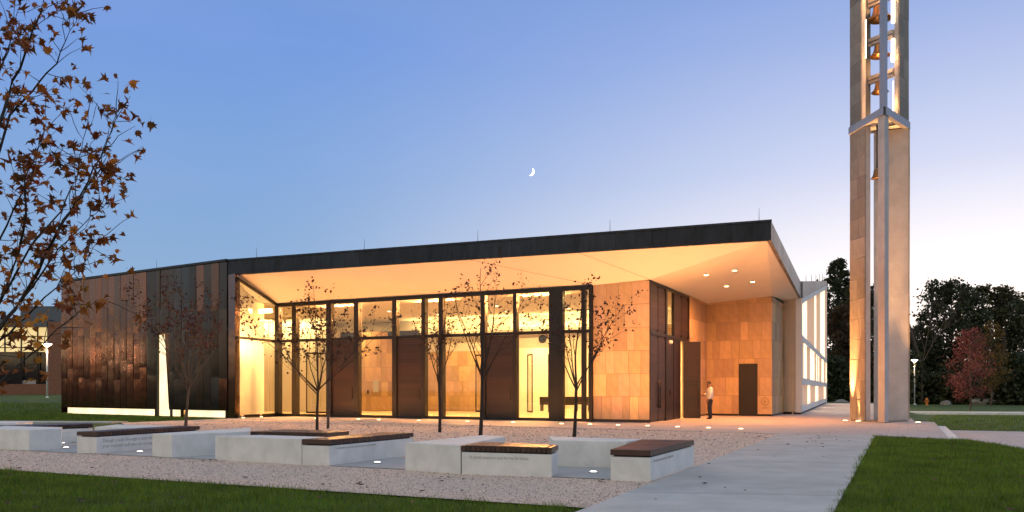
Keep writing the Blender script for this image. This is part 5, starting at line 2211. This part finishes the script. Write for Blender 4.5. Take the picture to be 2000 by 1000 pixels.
def skin_mesh(name, verts, edges, radii, m, parent, root=0, sub=2):
    O = org(parent)
    me = bpy.data.meshes.new(name)
    me.from_pydata([(v[0], v[1], v[2]) for v in verts], edges, [])
    me.update()
    o = link(name, me, m, parent)
    o.modifiers.new('skin', 'SKIN')
    sk = me.skin_vertices[0].data
    for i, r_ in enumerate(radii):
        if hasattr(r_, '__len__'):
            sk[i].radius = r_
        else:
            sk[i].radius = (r_, r_)
        sk[i].use_root = (i == root)
    mdf = o.modifiers.new('sub', 'SUBSURF')
    mdf.levels = sub
    mdf.render_levels = sub
    o.modifiers['skin'].use_smooth_shade = True
    return o


# local frame: person faces -x (towards the door); y is depth
# body: head, neck, forearms and hands (skin)
bv = [(0, 0, .98), (0.01, 0, 1.20), (0.01, 0, 1.42), (-.01, 0, 1.50), (-.035, 0, 1.585), (-.05, 0, 1.67), (-.045, 0, 1.72),
      (-.10, 0, 1.63),
      (0, -.19, 1.40), (-.03, -.22, 1.12), (-.13, -.20, .91), (-.16, -.19, .83),
      (0, .19, 1.40), (-.10, .22, 1.17), (-.27, .22, 1.14), (-.345, .22, 1.15),
      (.0, -.09, .92), (-.04, -.09, .50), (.01, -.09, .09), (0, .09, .92), (.04, .09, .50), (.06, .09, .09)]
be = [(0, 1), (1, 2), (2, 3), (3, 4), (4, 5), (5, 6), (4, 7), (2, 8), (8, 9), (9, 10), (10, 11), (2, 12), (12, 13), (13, 14), (14, 15),
      (0, 16), (16, 17), (17, 18), (0, 19), (19, 20), (20, 21)]
br = [.11, .12, .10, .06, .095, .118, .07, .03, .055, .043, .032, .038, .055, .043, .032, .036, .08, .055, .04, .08, .055, .04]
skin_mesh('body', bv, be, br, 'skin', person)
# fingers of both hands
fv, fe, fr = [], [], []
for (bx_, by_, bz_, dx, dz_) in ((-.16, -.19, .83, -.01, -1), (-.345, .22, 1.15, -1, 0)):
    for k_ in range(5):
        o_ = (k_ - 2) * .017
        ln = (.055, .085, .095, .088, .065)[k_]
        b0 = len(fv)
        if dz_ < 0:
            pts = [(bx_ + o_, by_, bz_), (bx_ + o_ * 1.2 - .012, by_, bz_ - ln * .55), (bx_ + o_ * 1.2 - .004, by_ + .015, bz_ - ln)]
        else:
            pts = [(bx_, by_, bz_ + o_), (bx_ - ln * .45, by_ - .01, bz_ + o_ * 1.2), (bx_ - ln * .5, by_ - .045, bz_ + o_ * 1.2 + (.03 if k_ == 0 else 0))]
        fv += pts
        fe += [(b0, b0 + 1), (b0 + 1, b0 + 2)]
        fr += [.011, .010, .008]
V, F = [], []
for k_ in range(10):
    tube_arrays([tuple(Vector(q) + Vector((PX, PY, .016))) for q in fv[3 * k_:3 * k_ + 3]], [.011, .010, .007], 6, V, F)
mesh('fingers', V, F, 'skin', person, True)
# hooded top
hv = [(0, 0, .94), (0, 0, 1.08), (.015, 0, 1.25), (.015, 0, 1.40), (0.035, 0, 1.49),
      (.01, -.17, 1.40), (-.01, -.23, 1.27), (-.03, -.235, 1.12), (-.11, -.215, .95),
      (.0, .17, 1.40), (-.04, .23, 1.28), (-.10, .23, 1.17), (-.22, .225, 1.145),
      (.10, 0, 1.46), (.13, 0, 1.38)]
he = [(0, 1), (1, 2), (2, 3), (3, 4), (3, 5), (5, 6), (6, 7), (7, 8), (3, 9), (9, 10), (10, 11), (11, 12), (4, 13), (13, 14)]
hr = [(.185, .22), (.175, .21), (.175, .21), (.16, .18), (.10, .10), .105, .09, .08, .062, .105, .09, .08, .062, (.085, .085), (.06, .06)]
skin_mesh('hooded_top', hv, he, hr, 'hoodie', person)
jv = [(0, 0, .98), (0, 0, .90), (-.01, -.095, .80), (-.045, -.10, .50), (.005, -.10, .10), (.005, -.10, .045), (.01, .095, .80), (.035, .10, .50), (.065, .10, .10), (.065, .10, .045)]
je = [(0, 1), (1, 2), (2, 3), (3, 4), (4, 5), (1, 6), (6, 7), (7, 8), (8, 9)]
jr = [(.165, .19), (.16, .185), .125, .098, .088, .092, .125, .098, .088, .092]
skin_mesh('jeans', jv, je, jr, 'jeans', person)
for yy, xx in ((-.10, .005), (.10, .065)):
    skin_mesh('shoe', [(xx + .05, yy, .05), (xx - .03, yy, .05), (xx - .12, yy, .04), (xx - .19, yy, .032)], [(0, 1), (1, 2), (2, 3)], [.048, .05, .042, .03], 'shoe', person, 1)
bm = bmesh.new()
bmesh.ops.create_icosphere(bm, subdivisions=3, radius=1)
for v in list(bm.verts):
    if v.co.z < -.15 + (.55 if v.co.x < -.35 else 0):
        bm.verts.remove(v)
for v in bm.verts:
    v.co = Vector((PX - .045 + v.co.x * .118 - org(person).x, PY + v.co.y * .105 - org(person).y, 1.685 + v.co.z * .118))
hme = bpy.data.meshes.new('hair')
bm.to_mesh(hme)
bm.free()
hair_o = link('hair', hme, 'hair', person)
hsd = hair_o.modifiers.new('thick', 'SOLIDIFY')
hsd.thickness = .012
for s in (-1, 1):
    skin_mesh('ear', [(-.03, s * .098, 1.64), (-.03, s * .104, 1.68)], [(0, 1)], [.014, .016], 'skin', person, 0, 1)
    lathe('eye', [(.001, -.012), (.010, -.006), (.010, .006), (.001, .012)], 'hair', person, (PX - .128, PY + s * .035, .016 + 1.665), 8)

# ------------------------------------------------------------------ moon
mc = at(1036.5, 335, 3000)
V = []
seg = 20
rm_ = 14.2
for i in range(seg + 1):
    a = -math.pi / 2 + math.pi * i / seg
    V.append((rm_ * math.cos(a), rm_ * math.sin(a)))
for i in range(1, seg):
    a = math.pi / 2 - math.pi * i / seg
    V.append((rm_ * .42 * math.cos(a), rm_ * math.sin(a)))
rot = R(-24)
poly = [(x * math.cos(rot) - y * math.sin(rot), x * math.sin(rot) + y * math.cos(rot)) for x, y in V]
nn_ = len(poly)
Vm = [(mc.x + x, mc.y, mc.z + y) for x, y in poly] + [(mc.x + x, mc.y + 6, mc.z + y) for x, y in poly]
Fm = [tuple(range(nn_)), tuple(reversed(range(nn_, 2 * nn_)))]
for i in range(nn_):
    j = (i + 1) % nn_
    Fm.append((i, nn_ + i, nn_ + j, j))
mo = mesh('moon', Vm, Fm, 'moon')
tag(mo, 'thin white crescent moon high over the chapel roof', 'moon')
